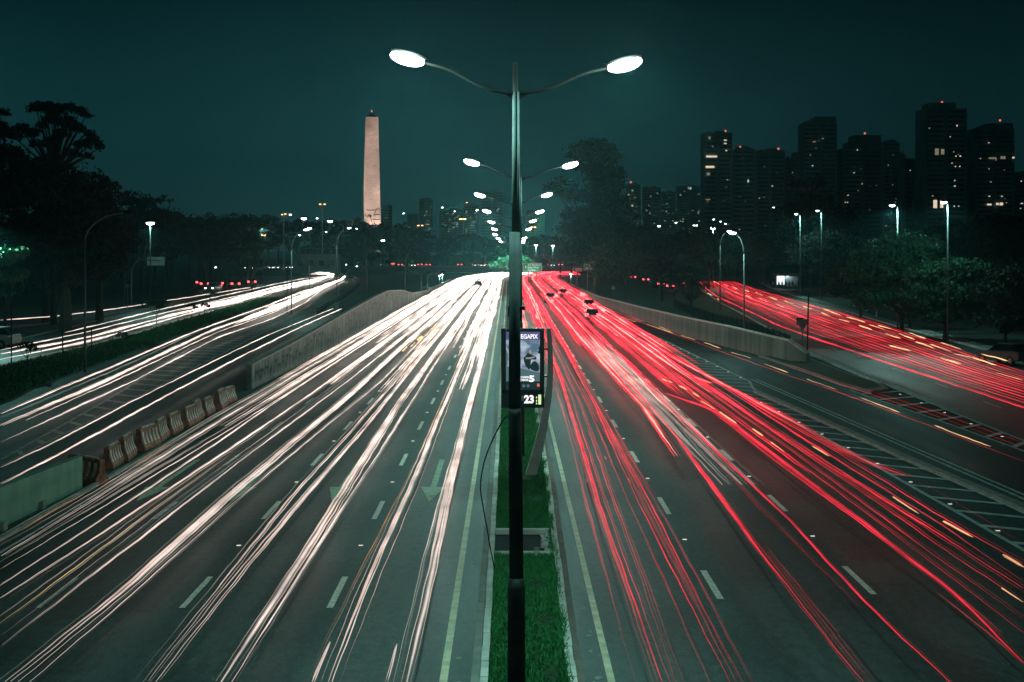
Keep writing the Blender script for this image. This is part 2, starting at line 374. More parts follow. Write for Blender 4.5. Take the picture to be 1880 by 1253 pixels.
# grass blades on the median
def blades(n, y0, y1, hmin, hmax, name, label, x0f, x1f, z=.10, m='blade', wd=.012):
    u = R.random(n); Y = y0 * (y1 / y0) ** u
    keep = (Y < PIT[0] - .25) | (Y > PIT[1] + .25); Y = Y[keep] if name == 'grass' else Y; n = len(Y)
    a = np.array([x0f(y) for y in Y]); c = np.array([x1f(y) for y in Y]); X = a + (c - a) * R.random(n)
    cl = .35 + 1.1 * (np.sin(X * 5 + 1) * np.sin(Y * 1.7 + X) * .5 + .5) * (.6 + .6 * np.sin(Y * .61 + 2 * np.sin(X * 3)) ** 2)
    h = R.uniform(hmin, hmax, n) * cl; an = R.uniform(0, 6.283, n); ln = R.uniform(.1, .9, n) * h; w = wd * (1 + Y / 60)
    la = R.uniform(0, 6.283, n)
    V = np.zeros((n, 3, 3)); V[:, 0, 0] = X - np.cos(an) * w; V[:, 0, 1] = Y - np.sin(an) * w; V[:, 1, 0] = X + np.cos(an) * w; V[:, 1, 1] = Y + np.sin(an) * w
    V[:, :2, 2] = z - .02; V[:, 2, 0] = X + np.cos(la) * ln; V[:, 2, 1] = Y + np.sin(la) * ln; V[:, 2, 2] = z + h
    me = fast_mesh(name, V.reshape(-1, 3), 3); me.materials.append(M[m])
    o = bpy.data.objects.new(name, me); C.objects.link(o); return tag(o, label, 'grass', kind='stuff')
def fast_mesh(name, V, k):
    me = bpy.data.meshes.new(name); nv = len(V); nf = nv // k
    me.vertices.add(nv); me.vertices.foreach_set('co', np.ascontiguousarray(V, dtype=np.float32).ravel())
    me.loops.add(nv); me.loops.foreach_set('vertex_index', np.arange(nv, dtype=np.int32))
    me.polygons.add(nf); me.polygons.foreach_set('loop_start', np.arange(0, nv, k, dtype=np.int32))
    me.update(calc_edges=True); return me
blades(52000, 23, 75, .05, .13, 'grass', 'short green grass growing along the median strip', lambda y: -.35, lambda y: interp(MR, y) - .06)
blades(2500, 23, 70, .08, .16, 'long_grass', 'ragged grass tufts spilling over the right median kerb', lambda y: interp(MR, y) - .16, lambda y: interp(MR, y) + .0, z=.12)
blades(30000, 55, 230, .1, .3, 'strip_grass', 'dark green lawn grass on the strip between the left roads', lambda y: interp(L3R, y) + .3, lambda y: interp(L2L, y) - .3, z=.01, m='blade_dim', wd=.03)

# ------------------------------------------------------------------ painted markings
MZ = .010
def lineband(name, X, w, y0, y1, m, z=MZ, f=None):
    pts = f if f else curve(X, y0, y1, 80)
    return band(name, [(x - w / 2, y) for x, y in pts], [(x + w / 2, y) for x, y in pts], z, m, y0, y1, step=4)
lineband('lane_edge_line', -1.21, .15, 12, 440, M['paint_yellow'])
lineband('lane_edge_line', 1.90, .14, 12, 440, M['paint_yellow'])
lineband('lane_edge_line', -13.4, .12, 12, 400, M['paint_worn'])
def dashes(name, X, ys, ln, w, m=None, z=MZ):
    b = MB()
    for y in ys:
        for k in range(1):
            x = X(y) if callable(X) else X + shift(y); x2 = X(y + ln) if callable(X) else X + shift(y + ln)
            b.add([(x - w / 2, y, z), (x + w / 2, y, z), (x2 + w / 2, y + ln, z), (x2 - w / 2, y + ln, z)], [(0, 1, 2, 3)])
    return tag(b.build(name, m or M['paint']), kind='structure')
PER = 10.38; DL = 2.9
yb = G(0, 1101)[1]
ysR = [yb + PER * k for k in range(-2, 38)]
dashes('lane_dashes', 4.84, ysR, DL, .16); 
yb2 = G(0, 1092)[1]
dashes('lane_dashes', 8.46, [yb2 + PER * k for k in range(-2, 38)], DL, .15)
yl = G(0, 1117)[1]
dashes('lane_dashes', -3.99, [yl + PER * k for k in range(-2, 38)], DL + .1, .15)
dashes('lane_dashes', -7.28, [yl + PER * k for k in range(-2, 38)], DL + .1, .14)
dashes('lane_dashes', -10.5, [yl + PER * k for k in range(-2, 38)], DL, .13, M['paint_worn'])
f1 = lambda y: interp([(24.0, 30), (24.8, 72), (25.5, 84), (26.3, 118), (30, 160), (34, 210), (45, 300)], y)
f2 = lambda y: interp([(27.3, 30), (27.9, 83), (29, 118), (33, 160), (38, 210), (50, 300)], y)
dashes('lane_dashes', f1, [40 + 10.4 * k for k in range(22)], 3.2, .13, M['paint_worn'])
dashes('lane_dashes', f2, [44 + 10.4 * k for k in range(22)], 3.2, .13, M['paint_worn'])
# lane arrows painted pointing towards the camera
def arrow(X, py_tip, label=None):
    yt = G(0, py_tip)[1]; b = MB(); z = MZ + .001
    yh = G(0, 895)[1] if py_tip == 922 else yt + 1.6
    b.add([(X, yt, z), (X + .42, yh, z), (X - .42, yh, z)], [(0, 1, 2)])
    ye = yh + 6.2
    b.add([(X - .1, yh, z), (X + .1, yh, z), (X + .1, ye, z), (X - .1, ye, z)], [(0, 1, 2, 3)])
    tag(b.build('road_arrow', M['arrow']), kind='structure')
M['arrow'] = mat('arrow_paint', (.12, .22, .16), .7, col2=(.27, .40, .29), nscale=5, det=9)
for X in (-2.53, -5.6, -8.85, -11.8): arrow(X, 922)
# hatched areas
def hatch(name, A, Bc, ys, w, m, slant=1.4, zz=MZ, edge=True):
    b = MB()
    for y in ys:
        xa, xb = interp(A, y), interp(Bc, y + slant)
        if abs(xb - xa) < .25: continue
        b.add([(xa, y, zz), (xb, y + slant, zz), (xb, y + slant + w, zz), (xa, y + w, zz)], [(0, 1, 2, 3)])
    tag(b.build(name, m), kind='structure')
    if edge:
        for Q in (A, Bc): lineband('hatch_edge_line', 0, .16, min(p[1] for p in Q), max(p[1] for p in Q), m, z=MZ + .002, f=sorted(Q, key=lambda p: p[1]))
HA = P((3, 844), (200, 733), (351, 638), (498, 587)); HB = P((3, 855), (226, 743), (400, 654), (500, 603), (560, 580))
hatch('hatched_paint', HA, [(x, y) for x, y in HB], [56 + 3.1 * k for k in range(33)], .55, M['paint_worn'], slant=-1.2)
RH1 = [(13.1, 135), (12.9, 110), (12.55, 85), (13.05, 70), (13.5, 55), (13.7, 36), (13.9, 20)]
RH2 = [(13.3, 135), (14.6, 86), (13.75, 79), (14.45, 66), (15.05, 53), (15.6, 44), (16.0, 30), (16.2, 20)]
M['paint_hatch'] = mat('hatch_paint', (.26, .34, .31), .7, col2=(.50, .60, .56), nscale=2.5, det=8); wear(M['paint_hatch'], .6)
hatch('hatched_paint', RH1, RH2, [22 + 2.35 * k for k in range(48)], .38, M['paint_hatch'], slant=-1.3)
IH1 = P((1560, 716), (1600, 731), (1700, 764), (1880, 829)); IH2 = P((1640, 713), (1700, 737), (1800, 778), (1880, 810))
IH1 = [(20.6, 20)] + IH1; IH2 = [(21.4, 20)] + IH2
hatch('hatched_paint', IH1, IH2, [24 + 3.0 * k for k in range(19)], .5, M['paint_hatch'], slant=1.5)
for dx in (0, .32): lineband('double_line', 0, .12, 25, 87, M['paint_hatch'], z=MZ, f=[(16.9 + dx, 25), (16.5 + dx, 45), (15.7 + dx, 65), (14.9 + dx, 87)])
for dx in (0, .3): lineband('double_line', 0, .10, 82, 131, M['paint_worn'], z=MZ, f=[(22.3 + dx, 82), (23.2 + dx, 112), (25.4 + dx, 131)])
kerb('kerb', [(13.8, 79), (14.6, 65), (15.15, 53.5), (15.8, 44), (16.3, 30), (16.5, 20)], .34, .13, M['gutter'], step=1.6)
# traffic island nose on the right
isl = P((1392, 655), (1494, 690), (1545, 709), (1600, 723), (1632, 718), (1618, 709), (1560, 690), (1481, 659), (1452, 645))
b = MB(); b.prism(isl, -.05, .13); tag(b.build('traffic_island', M['gutter']), kind='structure')
b = MB(); cx = sum(p[0] for p in isl) / 9; cy = sum(p[1] for p in isl) / 9
b.prism([(cx + (x - cx) * .86, cy + (y - cy) * .9) for x, y in isl], .1, .135); tag(b.build('island_turf', M['turf']), kind='structure')
# worn patches beside the median kerbs
b = MB()
for i in range(60):
    Y = 24 + 60 * R.random() ** 1.5; X = -.95 + R.uniform(-.18, .18) if i % 2 else 1.62 + R.uniform(-.08, .1)
    n = 9; r1 = R.uniform(.03, .14); r2 = R.uniform(.03, .10)
    pts = [(X + r1 * R.uniform(.3, 1) * math.cos(6.283 * k / n), Y + r2 * 1.5 * R.uniform(.3, 1) * math.sin(6.283 * k / n), .004) for k in range(n)]
    b.add(pts, [tuple(range(n))])
M['scuff'] = mat('dust_patch', (.10, .12, .11), .9, col2=(.32, .36, .32), nscale=14, det=9)
tag(b.build('dust_patches', M['scuff']), kind='structure')

# tar seams and cracks
b = MB(); g = random.Random(5)
def crack(x, y, dx, dy, n, w):
    p = [(x, y)]
    for _ in range(n): x += dx + g.uniform(-.12, .12); y += dy + g.uniform(-.25, .25); p.append((x, y))
    for i in range(len(p) - 1):
        (x0, y0), (x1, y1) = p[i], p[i + 1]; l = math.hypot(x1 - x0, y1 - y0) + 1e-6; nx, ny = -(y1 - y0) / l * w / 2, (x1 - x0) / l * w / 2
        b.add([(x0 - nx, y0 - ny, .005), (x0 + nx, y0 + ny, .005), (x1 + nx, y1 + ny, .005), (x1 - nx, y1 - ny, .005)], [(0, 1, 2, 3)])
for x in (1.62, 3.3, 6.6, 9.6, -2.4, -5.4, -9.0, -11.9): crack(x, 14, 0, 1.4, 70, .03)
for i in range(26): crack(g.choice([-1, 1]) * g.uniform(2, 12), g.uniform(24, 70), g.uniform(.15, .5) * g.choice([-1, 1]), g.uniform(-.1, .1), g.randrange(4, 14), .018)
tag(b.build('tar_seams', mat('tar', (.006, .008, .008), .5)), kind='structure')
b = MB()
for i in range(16):
    x = g.choice([-1, 1]) * g.uniform(2.4, 12); y = g.uniform(27, 110); w, l = g.uniform(.5, 1.4), g.uniform(1.2, 6)
    b.add([(x, y, .0035), (x + w, y + g.uniform(-.1, .1), .0035), (x + w, y + l, .0035), (x, y + l, .0035)], [(0, 1, 2, 3)])
tag(b.build('asphalt_patches', asphalt('asphalt_patch', (.012, .019, .019), (.026, .038, .036))), kind='structure')
# raised reflectors
M['stud'] = mat('reflector', (.75, .75, .66), .3); M['stud_glint'] = emis('reflector_glint', (1, .95, .85), 1.1, 'NONE')  # glint on the studs put in as emission, though they are no lamps
def stud_proto():
    o = empty('road_stud', (0, 0, 0), 'raised road reflector', 'road stud')
    b = MB(); b.box((0, 0, .012), (.14, .10, .024), tap=.7); b.build('base', M['stud'], o)
    b = MB(); b.box((0, -.046, .014), (.11, .012, .014), rx=-.5); b.build('reflector', M['stud_glint'], o); return o
st0 = stud_proto(); used = [False]
def studs(X, ys, label, group):
    for y in ys:
        x = X(y) if callable(X) else X + shift(y)
        if not used[0]: st0.location = (x, y, .006); st0['label'] = label; st0['group'] = group; used[0] = True
        else: copy_tree(st0, (x, y, .006), label=label, group=group)
studs(4.84, [yb + DL / 2 + PER / 2 + PER * k for k in range(0, 16)], 'small pale road reflector between the dashes of the first right lane line', 'reflectors on the first right lane line')
studs(8.46, [yb2 + DL / 2 + PER / 2 + PER * k for k in range(0, 9)], 'small pale road reflector between the dashes of the second right lane line', 'reflectors on the second right lane line')
studs(-3.99, [yl + DL / 2 + PER / 2 + PER * k for k in range(0, 6)], 'dull road reflector between the dashes of the first left lane line', 'reflectors on the first left lane line')
studs(-7.28, [yl + DL / 2 + PER / 2 + PER * k for k in range(0, 5)], 'dull road reflector between the dashes of the second left lane line', 'reflectors on the second left lane line')
studs(lambda y: interp(RH1, y) + .22, [36 + 4.2 * k for k in range(12)], 'road reflector along the left edge of the right hatching', 'reflectors beside the right hatching')
studs(lambda y: interp(RH2, y) - .15, [88 + 4.2 * k for k in range(10)], 'road reflector along the far edge of the right hatching', 'reflectors at the far hatching edge')
studs(lambda y: interp(IH2, y) - .5, [56 + 4.4 * k for k in range(6)], 'road reflector in the painted island beyond the kerb nose', 'reflectors in the painted island')
# ------------------------------------------------------------------ street lamps
def spot(name, parent, loc, power, col=LAMP, size=176, blend=.35, rot=(0, 0, 0), rad=.12, point=False):
    d = bpy.data.lights.new(name, 'POINT' if point else 'SPOT'); d.energy = power; d.color = col
    if not point: d.spot_size = math.radians(size); d.spot_blend = blend
    d.shadow_soft_size = rad
    o = bpy.data.objects.new(name, d); C.objects.link(o); o.parent = parent; o.location = loc; o.rotation_euler = rot; return o
def lamp_head(parent, c, side, L=.62, tilt=.25, lens='lens_big'):
    A = Matrix.Rotation(-tilt * side, 4, 'Y')
    b = MB(); b.ell((c[0] - side * .03, c[1], c[2] + .075), (L * .56, .16, .06), M=A, seg=16, rings=8)
    h = b.build('lamp_housing', M['arm'], parent, smooth=True)
    b = MB(); b.ell((c[0], c[1], c[2] - .01), (L * .5, .19, .12), M=A, seg=16, rings=8)
    b.build('lens', M[lens], h, smooth=True)
    return h
def double_lamp(Y, xp, zl, zr, hl, hr, label, power, first=False, lens='lens_big', light=True):
    """zl, zr: head heights; hl, hr: x of the heads relative to the pole"""
    o = empty('double_street_lamp', (xp, Y, ground_z(xp, Y)), label, 'street lamp', 'double-armed lamps along the median')
    zj = min(zl, zr) - .48
    n = 20 if first else 10
    b = MB(); b.tube([(0, 0, 0), (-.0, 0, 2.15), (0, 0, 2.32)], [.158, .152, .128], n)
    b.tube([(0, 0, 2.32), (-.02, 0, 5.15), (-.03, 0, 5.25)], [.124, .118, .104], n); b.tube([(-.03, 0, 5.25), (-.03, 0, 8.3)], [.106, .098], n)
    b.build('lower_pole', M['pole_dark'], o, smooth=True)
    b = MB(); b.tube([(-.02, 0, 8.3), (-.02, 0, zj)], [.062, .048], n); b.tube([(.035, -.05, 8.3), (.03, -.04, zj)], [.022, .018], 8)
    b.build('upper_pole', M['pole'], o, smooth=True)
    b = MB(); b.tube([(-.02, 0, zj), (-.02, 0, zj + .5)], [.045, .04], 8); b.build('pole_tip', M['pole_dark'], o)
    for sx, hx, hz in ((-1, hl, zl), (1, hr, zr)):
        ps = []
        for t, u_ in ((0, 0), (.1, .01), (.21, .08), (.3, .18), (.39, .31), (.47, .45), (.54, .57), (.61, .67), (.68, .75), (.76, .82), (.86, .9)):
            ps.append((hx * t, 0, zj - .02 + (hz - zj) * u_))
        b = MB(); b.tube(ps, [.036, .035, .034, .032, .03, .03, .028, .028, .026, .026, .026], 8)
        b.add([(0, -.01, zj - .03), (hx * .13, -.01, zj), (0, -.01, zj - .2), (0, .01, zj - .03), (hx * .13, .01, zj), (0, .01, zj - .2)], [(0, 1, 2), (5, 4, 3), (1, 4, 5, 2)])
        a = b.build('arm', M['arm'], o, smooth=False)
        lamp_head(o, (hx, 0, hz), sx, lens=lens)
        if light:
            spot('lamp_light', o, (hx, -.05, hz - .16), power); spot('lamp_glow', o, (hx, -.3, hz - .03), power * .11, point=True, col=(.75, 1.0, .9))
    return o
LP = [(24.5, 948, 748, 107, 1147, 118), (54, 955.5, 866, 298, 1047, 303), (79, 943, 881, 358.5, 1004, 358), (103, 945, 893.6, 388, 991, 389),
      (128, 944, 902, 408, 978.7, 406), (155, 943, 907.6, 421, 970.7, 421), (181, 942, 909, 430.6, 963, 437.5), (209, 942, 915, 438, 961, 442), (235, 941, 919.5, 444, 960, 446)]
ords = ['nearest double street lamp with two bright heads rising from the median in the foreground', 'double street lamp right behind the nearest one with thin swooping arms', 'double street lamp third from the camera along the median', 'double street lamp fourth from the camera along the median',
        'double street lamp fifth from the camera along the median', 'double street lamp sixth from the camera along the median', 'double street lamp seventh from the camera along the median', 'double street lamp eighth from the camera along the median', 'double street lamp farthest down the median']
lamp_objs = []
for i, (Y, xp, xl, yl_, xr, yr_) in enumerate(LP):
    k = Y / F; X = (xp - VX) * k
    o = double_lamp(Y, X, H0 - (yl_ - VY) * k, H0 - (yr_ - VY) * k, (xl - xp) * k, (xr - xp) * k, ords[i], 1600 if i == 0 else 1500, first=(i == 0), lens='lens_big')
    lamp_objs.append(o)
# bracket and rod clamped to the nearest pole, and the loose cable
o = lamp_objs[0]
b = MB(); b.box((-.0, 0, 6.98), (.29, .1, .06)); b.box((-.13, 0, 6.9), (.03, .06, .12)); b.build('bracket', M['pole_dark'], o)
b = MB(); b.tube([(-.165, 0, 6.93), (-.17, 0, 6.6)], .012, 6); b.build('bracket_rod', M['kerb'], o)
def cable(pts, Yc, label, r=.012):
    w = [XZ(x, y, Yc + i * .12) for i, (x, y) in enumerate(pts)]
    W2 = []
    for i in range(len(w) - 1):
        for t in (0, .25, .5, .75):
            p0, p1, p2, p3 = [Vector(w[max(0, min(len(w) - 1, i + d))]) for d in (-1, 0, 1, 2)]
            W2.append(.5 * ((2 * p1) + (p2 - p0) * t + (2 * p0 - 5 * p1 + 4 * p2 - p3) * t * t + (-p0 + 3 * p1 - 3 * p2 + p3) * t ** 3))
    W2.append(Vector(w[-1])); b = MB(); b.tube(W2, r, 6)
    tag(b.build('hanging_cable', M['black']), label, 'cable')
cable([(955, 757), (930, 765), (915, 787), (900, 818), (888, 852), (882, 893), (886, 925), (893, 965), (900, 1005), (908, 1045)], 24.4, 'thin black cable drooping from the nearest lamp pole over the left kerb')

def arc_lamp(px, base, head, label, power, top=None, r=.075, group='single curved-arm street lamps', m='poledim', lens='lens_mid', light=True, cat='street lamp', rise=.75):
    """pole standing at pixel base, its arm curving over to the head"""
    X, Y, _ = G(px, base); hx, _, hz = XZ(head[0], head[1], Y)
    o = empty('curved_street_lamp', (X, Y, 0), label, cat, group)
    dx = hx - X; b = MB()
    zs = hz * rise; b.tube([(0, 0, 0), (0, 0, zs * .4), (0, 0, zs)], [r * 1.2, r, r * .8], 8)
    b.build('pole', M[m], o, smooth=True)
    ps = [(dx * (1 - math.cos(a)), 0, zs + (hz - zs) * 1.0 * math.sin(a)) for a in np.linspace(0, math.pi / 2, 10)]
    b = MB(); b.tube(ps, [r * .8 - (r * .35) * i / 9 for i in range(10)], 8); b.build('arm', M[m], o, smooth=True)
    lamp_head(o, (dx, 0, hz), 1 if dx > 0 else -1, L=.6, tilt=.05, lens=lens)
    if light: spot('lamp_light', o, (dx, 0, hz - .15), power)
    return o
arc_lamp(156, 684, (235, 391), 'tall curved lamp in the left grass strip, its head lost in the trees', 0, light=False, lens='arm', rise=.82)
arc_lamp(535, 577, (562, 422), 'curved street lamp on the grass tongue left of the obelisk', 1500)
arc_lamp(618, 545, (641, 419), 'curved street lamp with starry bright head just left of the obelisk', 1500)
arc_lamp(674, 552, (703, 442), 'curved street lamp below the obelisk with dim head', 0, light=False)
arc_lamp(744, 545, (765, 462), 'low curved lamp standing behind the end of the graffiti wall', 0, light=False, lens='arm')
arc_lamp(1366, 640, (1345, 428), 'nearer of the two curved lamps whose arms meet above the right verge', 900, rise=.82)
arc_lamp(1322, 571, (1339, 425), 'farther of the two curved lamps whose arms meet above the right verge', 900, rise=.82)
arc_lamp(773, 545, (745, 499), 'short unlit arched lamp in the dark left of the paired lights', 0, light=False, lens='arm')
arc_lamp(785, 543, (812, 499), 'short unlit arched lamp leaning towards the paired lights', 0, light=False, lens='arm')
def post_lamp(px, top, base, Y, heads, label, power=0, lens='lens_mid', group=None, r=.07, m='poledim', hs=1.0):
    """straight post with one or two heads given in pixels"""
    X = (px - VX) * Y / F; zt = H0 - (top - VY) * Y / F
    zb = 0.0
    o = empty('park_lamp', (X, Y, zb), label, 'street lamp', group)
    b = MB(); b.tube([(0, 0, 0), (0, 0, zt)], [r * 1.2, r * .8], 8); b.build('pole', M[m], o, smooth=True)
    for hx, hy in heads:
        x, _, z = XZ(hx, hy, Y); x -= X
        if abs(x) > .1:
            b = MB(); b.tube([(0, 0, zt), (x, 0, z)], r * .5, 6); b.build('arm', M[m], o)
        b = MB(); b.ell((x, 0, z + .06 * hs), (.32 * hs, .2 * hs, .1 * hs), seg=10, rings=6); h = b.build('lamp_housing', M['arm'], o, smooth=True)
        b = MB(); b.ell((x, 0, z - .03 * hs), (.27 * hs, .18 * hs, .13 * hs), seg=10, rings=6); b.build('lens', M[lens], h, smooth=True)
        if power: spot('lamp_light', o, (x, -.05, z - .25 * hs), power)
    return o
PL = 'straight lamp posts'
post_lamp(1469, 396, 0, 235, [(1462, 393)], 'straight short-armed lamp post, left one of the pair by the bus stop', 2600, group=PL)
post_lamp(1508, 389, 0, 225, [(1501, 387)], 'straight lamp post just right of the bus stop, taller than its left neighbour', 1800, group=PL)
post_lamp(1648, 379, 0, 133, [(1638, 377)], 'straight lamp post with starry head rising out of the lit round tree', 3200, group=PL)
post_lamp(1740, 374, 0, 118, [(1733, 371)], 'tall straight lamp post farthest right in front of the tower with lit windows', 1300, group=PL)
post_lamp(1313, 405, 0, 420, [(1310, 403)], 'small distant post lamp leftmost of three above the right trees', group='distant post lamps')
post_lamp(1326, 409, 0, 420, [(1323, 407)], 'small distant post lamp middle of three above the right trees', group='distant post lamps')
post_lamp(1334, 413, 0, 420, [(1332, 411)], 'small distant post lamp rightmost of three above the right trees', group='distant post lamps')
post_lamp(1309, 421, 0, 300, [(1309, 419)], 'bright starry lamp over the dark trees left of the meeting curved lamps', 1500, hs=2.00)
post_lamp(1276, 416, 0, 380, [(1274, 414), (1279, 414)], 'small distant twin lamp between the two starry lamps on the right', group='distant post lamps')
post_lamp(1210, 416, 0, 380, [(1210, 415)], 'small pale lamp above the trees right of the big eucalyptus', hs=1.6)
post_lamp(984, 452, 0, 330, [(984, 450)], 'lit lamp on a post left of its twin beyond the green direction sign', 900, hs=1.5)
post_lamp(1015, 453, 0, 330, [(1015, 451)], 'lit lamp on a post right of its twin beyond the green direction sign', 900, hs=1.5)
post_lamp(1048, 506, 0, 285, [(1048, 503)], 'low bright lamp where the right wall begins beside the white arrow sign', 300, hs=.9, r=.12)
post_lamp(807, 508, 0, 300, [(807, 506)], 'low post lamp, left one of the close pair beside the avenue', 900, hs=.9)
post_lamp(812, 507, 0, 303, [(812, 504)], 'low post lamp, right one of the close pair beside the avenue', 900, hs=.9)
post_lamp(-16, 410, 0, 118, [(-16, 408)], 'park lamp at the left edge lighting the bright green foliage', 6000, hs=1)
post_lamp(276, 411, 0, 190, [(276, 409)], 'big starry park lamp among the left trees', 2500, m='pole_dark', hs=2.12)
post_lamp(229, 438, 0, 210, [(229, 436)], 'thin park post with tiny light left of the starry park lamp', r=.05, hs=0.62)
post_lamp(482, 417, 0, 330, [(482, 415)], 'starry lamp above the leftmost bend of the side road', 3500, m='pole_dark', hs=2.38)
post_lamp(558, 403, 0, 420, [(558, 401)], 'starry lamp high left of the obelisk', hs=3.00)
post_lamp(568, 421, 0, 300, [(568, 419)], 'pale lamp just below the high starry one left of the obelisk', hs=1.75)
post_lamp(606, 408, 0, 420, [(606, 406)], 'starry lamp between the orange twin lamp and the obelisk', hs=2.75)
post_lamp(592, 376, 0, 520, [(588, 375), (596, 375)], 'tall twin orange lamp left of the obelisk', lens='lens_sodium', hs=1.5, r=.22, m='kerb')
post_lamp(521, 394, 0, 520, [(518, 394), (524, 393)], 'shorter twin orange lamp far left of the obelisk', lens='lens_sodium', hs=1.3, r=.2, m='kerb')
post_lamp(462, 407, 0, 520, [(459, 406), (466, 407)], 'orange twin lamp above the starry lamp at the left bend', lens='lens_sodium', hs=2.12)
post_lamp(484, 432, 0, 400, [(484, 431)], 'single orange lamp under the starry lamp at the left bend', lens='lens_sodium', hs=2.50)
post_lamp(849, 404, 0, 700, [(846, 402), (853, 402)], 'glowing orange twin lamp right of the obelisk before the city', lens='lens_sodium', hs=3.0)
post_lamp(771, 415, 0, 700, [(768, 414), (775, 414)], 'dim orange twin lamp right beside the obelisk', lens='lens_sodium', hs=2.0)
post_lamp(979, 418, 0, 500, [(976, 417), (982, 417)], 'small orange twin lamp behind the median lamps', lens='lens_sodium', hs=1.6)
post_lamp(233, 358, 0, 420, [(231, 357), (237, 357)], 'small twin floodlight high over the left tree dome', hs=1.6)

for i, (x_, y_, Yd, hs_, sod, lb) in enumerate(((258, 424, 260, .8, 0, 'tiny pale light below right of the big starry park lamp'), (362, 407, 450, 1.0, 0, 'tiny light high over the trees above the red parked vehicles'), (449, 421, 430, 1.2, 1, 'tiny warm light left of the starry lamp at the bend'), (533, 394, 560, 1.5, 0, 'tiny white light right of the shorter twin orange lamp'),
    (582, 401, 560, 1.3, 0, 'tiny white light directly left under the tall twin orange lamp'), (599, 426, 480, .9, 0, 'tiny light in the trees under the tall twin orange lamp'), (550, 432, 400, 1.0, 0, 'pale small light between the curved lamp and the starry row'), (655, 420, 500, 1.0, 0, 'tiny light right beside the starry lamp at the obelisk foot'), (636, 486, 380, .7, 0, 'low tiny light under the obelisk behind the bend'), (655, 489, 380, .7, 0, 'second low tiny light under the obelisk behind the bend'),
    (765, 462, 450, 1.0, 0, 'small pale light in the dark trees left of the avenue'), (396, 491, 300, .7, 0, 'low tiny light above the red parked vehicles'), (84, 418, 200, .6, 0, 'tiny greenish light inside the dark left dome'), (92, 421, 200, .6, 0, 'second tiny greenish light inside the dark left dome'), (741, 392, 700, 1.4, 0, 'faint light above the trees right of the obelisk'), (812, 381, 750, 1.4, 0, 'faint light on the horizon left of the orange glowing lamp'),
    (835, 388, 750, 1.3, 0, 'faint light on the horizon just left above the orange glowing lamp'), (857, 372, 750, 1.2, 1, 'faint warm light over the orange glowing lamp'), (876, 386, 500, 1.3, 0, 'small white light left of the third median lamp heads'), (1152, 414, 420, .9, 0, 'tiny light at the right foot of the eucalyptus crown'), (1241, 409, 500, 1.2, 0, 'tiny light between the pale lamp and the twin lamp on the right'), (1420, 381, 600, 1.3, 0, 'tiny light in front of the flat-topped dim tower'))):
    post_lamp(x_, y_ + 1, 0, Yd, [(x_, y_)], lb, lens='lens_sodium' if sod else 'lens_mid', hs=hs_ * 1.2, m='pole_dark', r=.05, group='scattered small lights among the trees')
# ------------------------------------------------------------------ street clock with poster
ck = empty('street_clock', (.55, 49.5, .1), 'curved grey street clock on the median with lit poster and big 23 below', 'street clock')
def Q(px, py): x, y, z = XZ(px, py, 49.5); return (x - .55, 0, z - .1)
def boxpx(b, x0, y0, x1, y1, d, yoff=0.0, mi=0):
    a = Q(x0, y0); c = Q(x1, y1); b.box(((a[0] + c[0]) / 2, yoff, (a[2] + c[2]) / 2), (c[0] - a[0], d, a[2] - c[2]), mi)
b = MB(); boxpx(b, 920, 603, 999, 609, .34); boxpx(b, 920, 715, 999, 721, .34); boxpx(b, 920, 743, 999, 748, .34)
boxpx(b, 920, 609, 929, 743, .34); boxpx(b, 991, 609, 999, 743, .34)
b.build('frame', M['frame'], ck)
b = MB(); boxpx(b, 930, 603.6, 999, 606, .02, -.182); b.build('header_plate', M['poledim'], ck)
M['poster_sky'] = emis('poster_sky', (.40, .50, .66), .95, 'NONE')
t = M['poster_sky'].node_tree; e_ = [n for n in t.nodes if n.type == 'EMISSION'][0]
tcn = t.nodes.new('ShaderNodeTexCoord'); mp = t.nodes.new('ShaderNodeMapping'); mp.inputs['Scale'].default_value = (1.5, 1, 2.5); nn = t.nodes.new('ShaderNodeTexNoise'); nn.inputs['Scale'].default_value = 1.2; nn.inputs['Detail'].default_value = 5
rr = t.nodes.new('ShaderNodeValToRGB'); rr.color_ramp.elements[0].position = .38; rr.color_ramp.elements[0].color = (.10, .17, .24, 1); rr.color_ramp.elements[1].position = .6; rr.color_ramp.elements[1].color = (.52, .62, .74, 1)
t.links.new(tcn.outputs['Object'], mp.inputs[0]); t.links.new(mp.outputs[0], nn.inputs['Vector']); t.links.new(nn.outputs[0], rr.inputs[0]); t.links.new(rr.outputs[0], e_.inputs[0])
M['poster_band'] = emis('poster_band', (.10, .09, .24), 1, 'NONE'); M['poster_ink'] = emis('poster_ink', (.012, .028, .032), 1, 'NONE'); M['poster_white'] = emis('poster_white', (.95, .95, .95), 1.2, 'NONE')
M['poster_road'] = emis('poster_road', (.08, .15, .17), 1, 'NONE'); M['poster_skin'] = emis('poster_skin', (.30, .28, .26), 1, 'NONE'); M['amber'] = emis('amber_led', (.75, .95, .45), 1, 'NONE'); M['poster_red'] = emis('poster_red', (.8, .16, .12), 1, 'NONE')
pb = MB(); boxpx(pb, 929, 609, 991, 715, .26); poster = pb.build('poster', M['poster_sky'], ck)
def flat(name, pts, m, parent, y=-.136, th=.004):
    b = MB(); w = [Q(*p) for p in pts]; n = len(w)
    b.add([(p[0], y, p[2]) for p in w] + [(p[0], y - th, p[2]) for p in w], [tuple(range(n)), tuple(range(n, 2 * n))[::-1]] + [((i + 1) % n, i, i + n, (i + 1) % n + n) for i in range(n)]); return b.build(name, m, parent)
flat('top_band', [(929, 609), (991, 609), (991, 624), (929, 624)], M['poster_band'], poster)
flat('printed_road', [(929, 672), (950, 675), (991, 684), (991, 700), (929, 700)], M['poster_road'], poster)
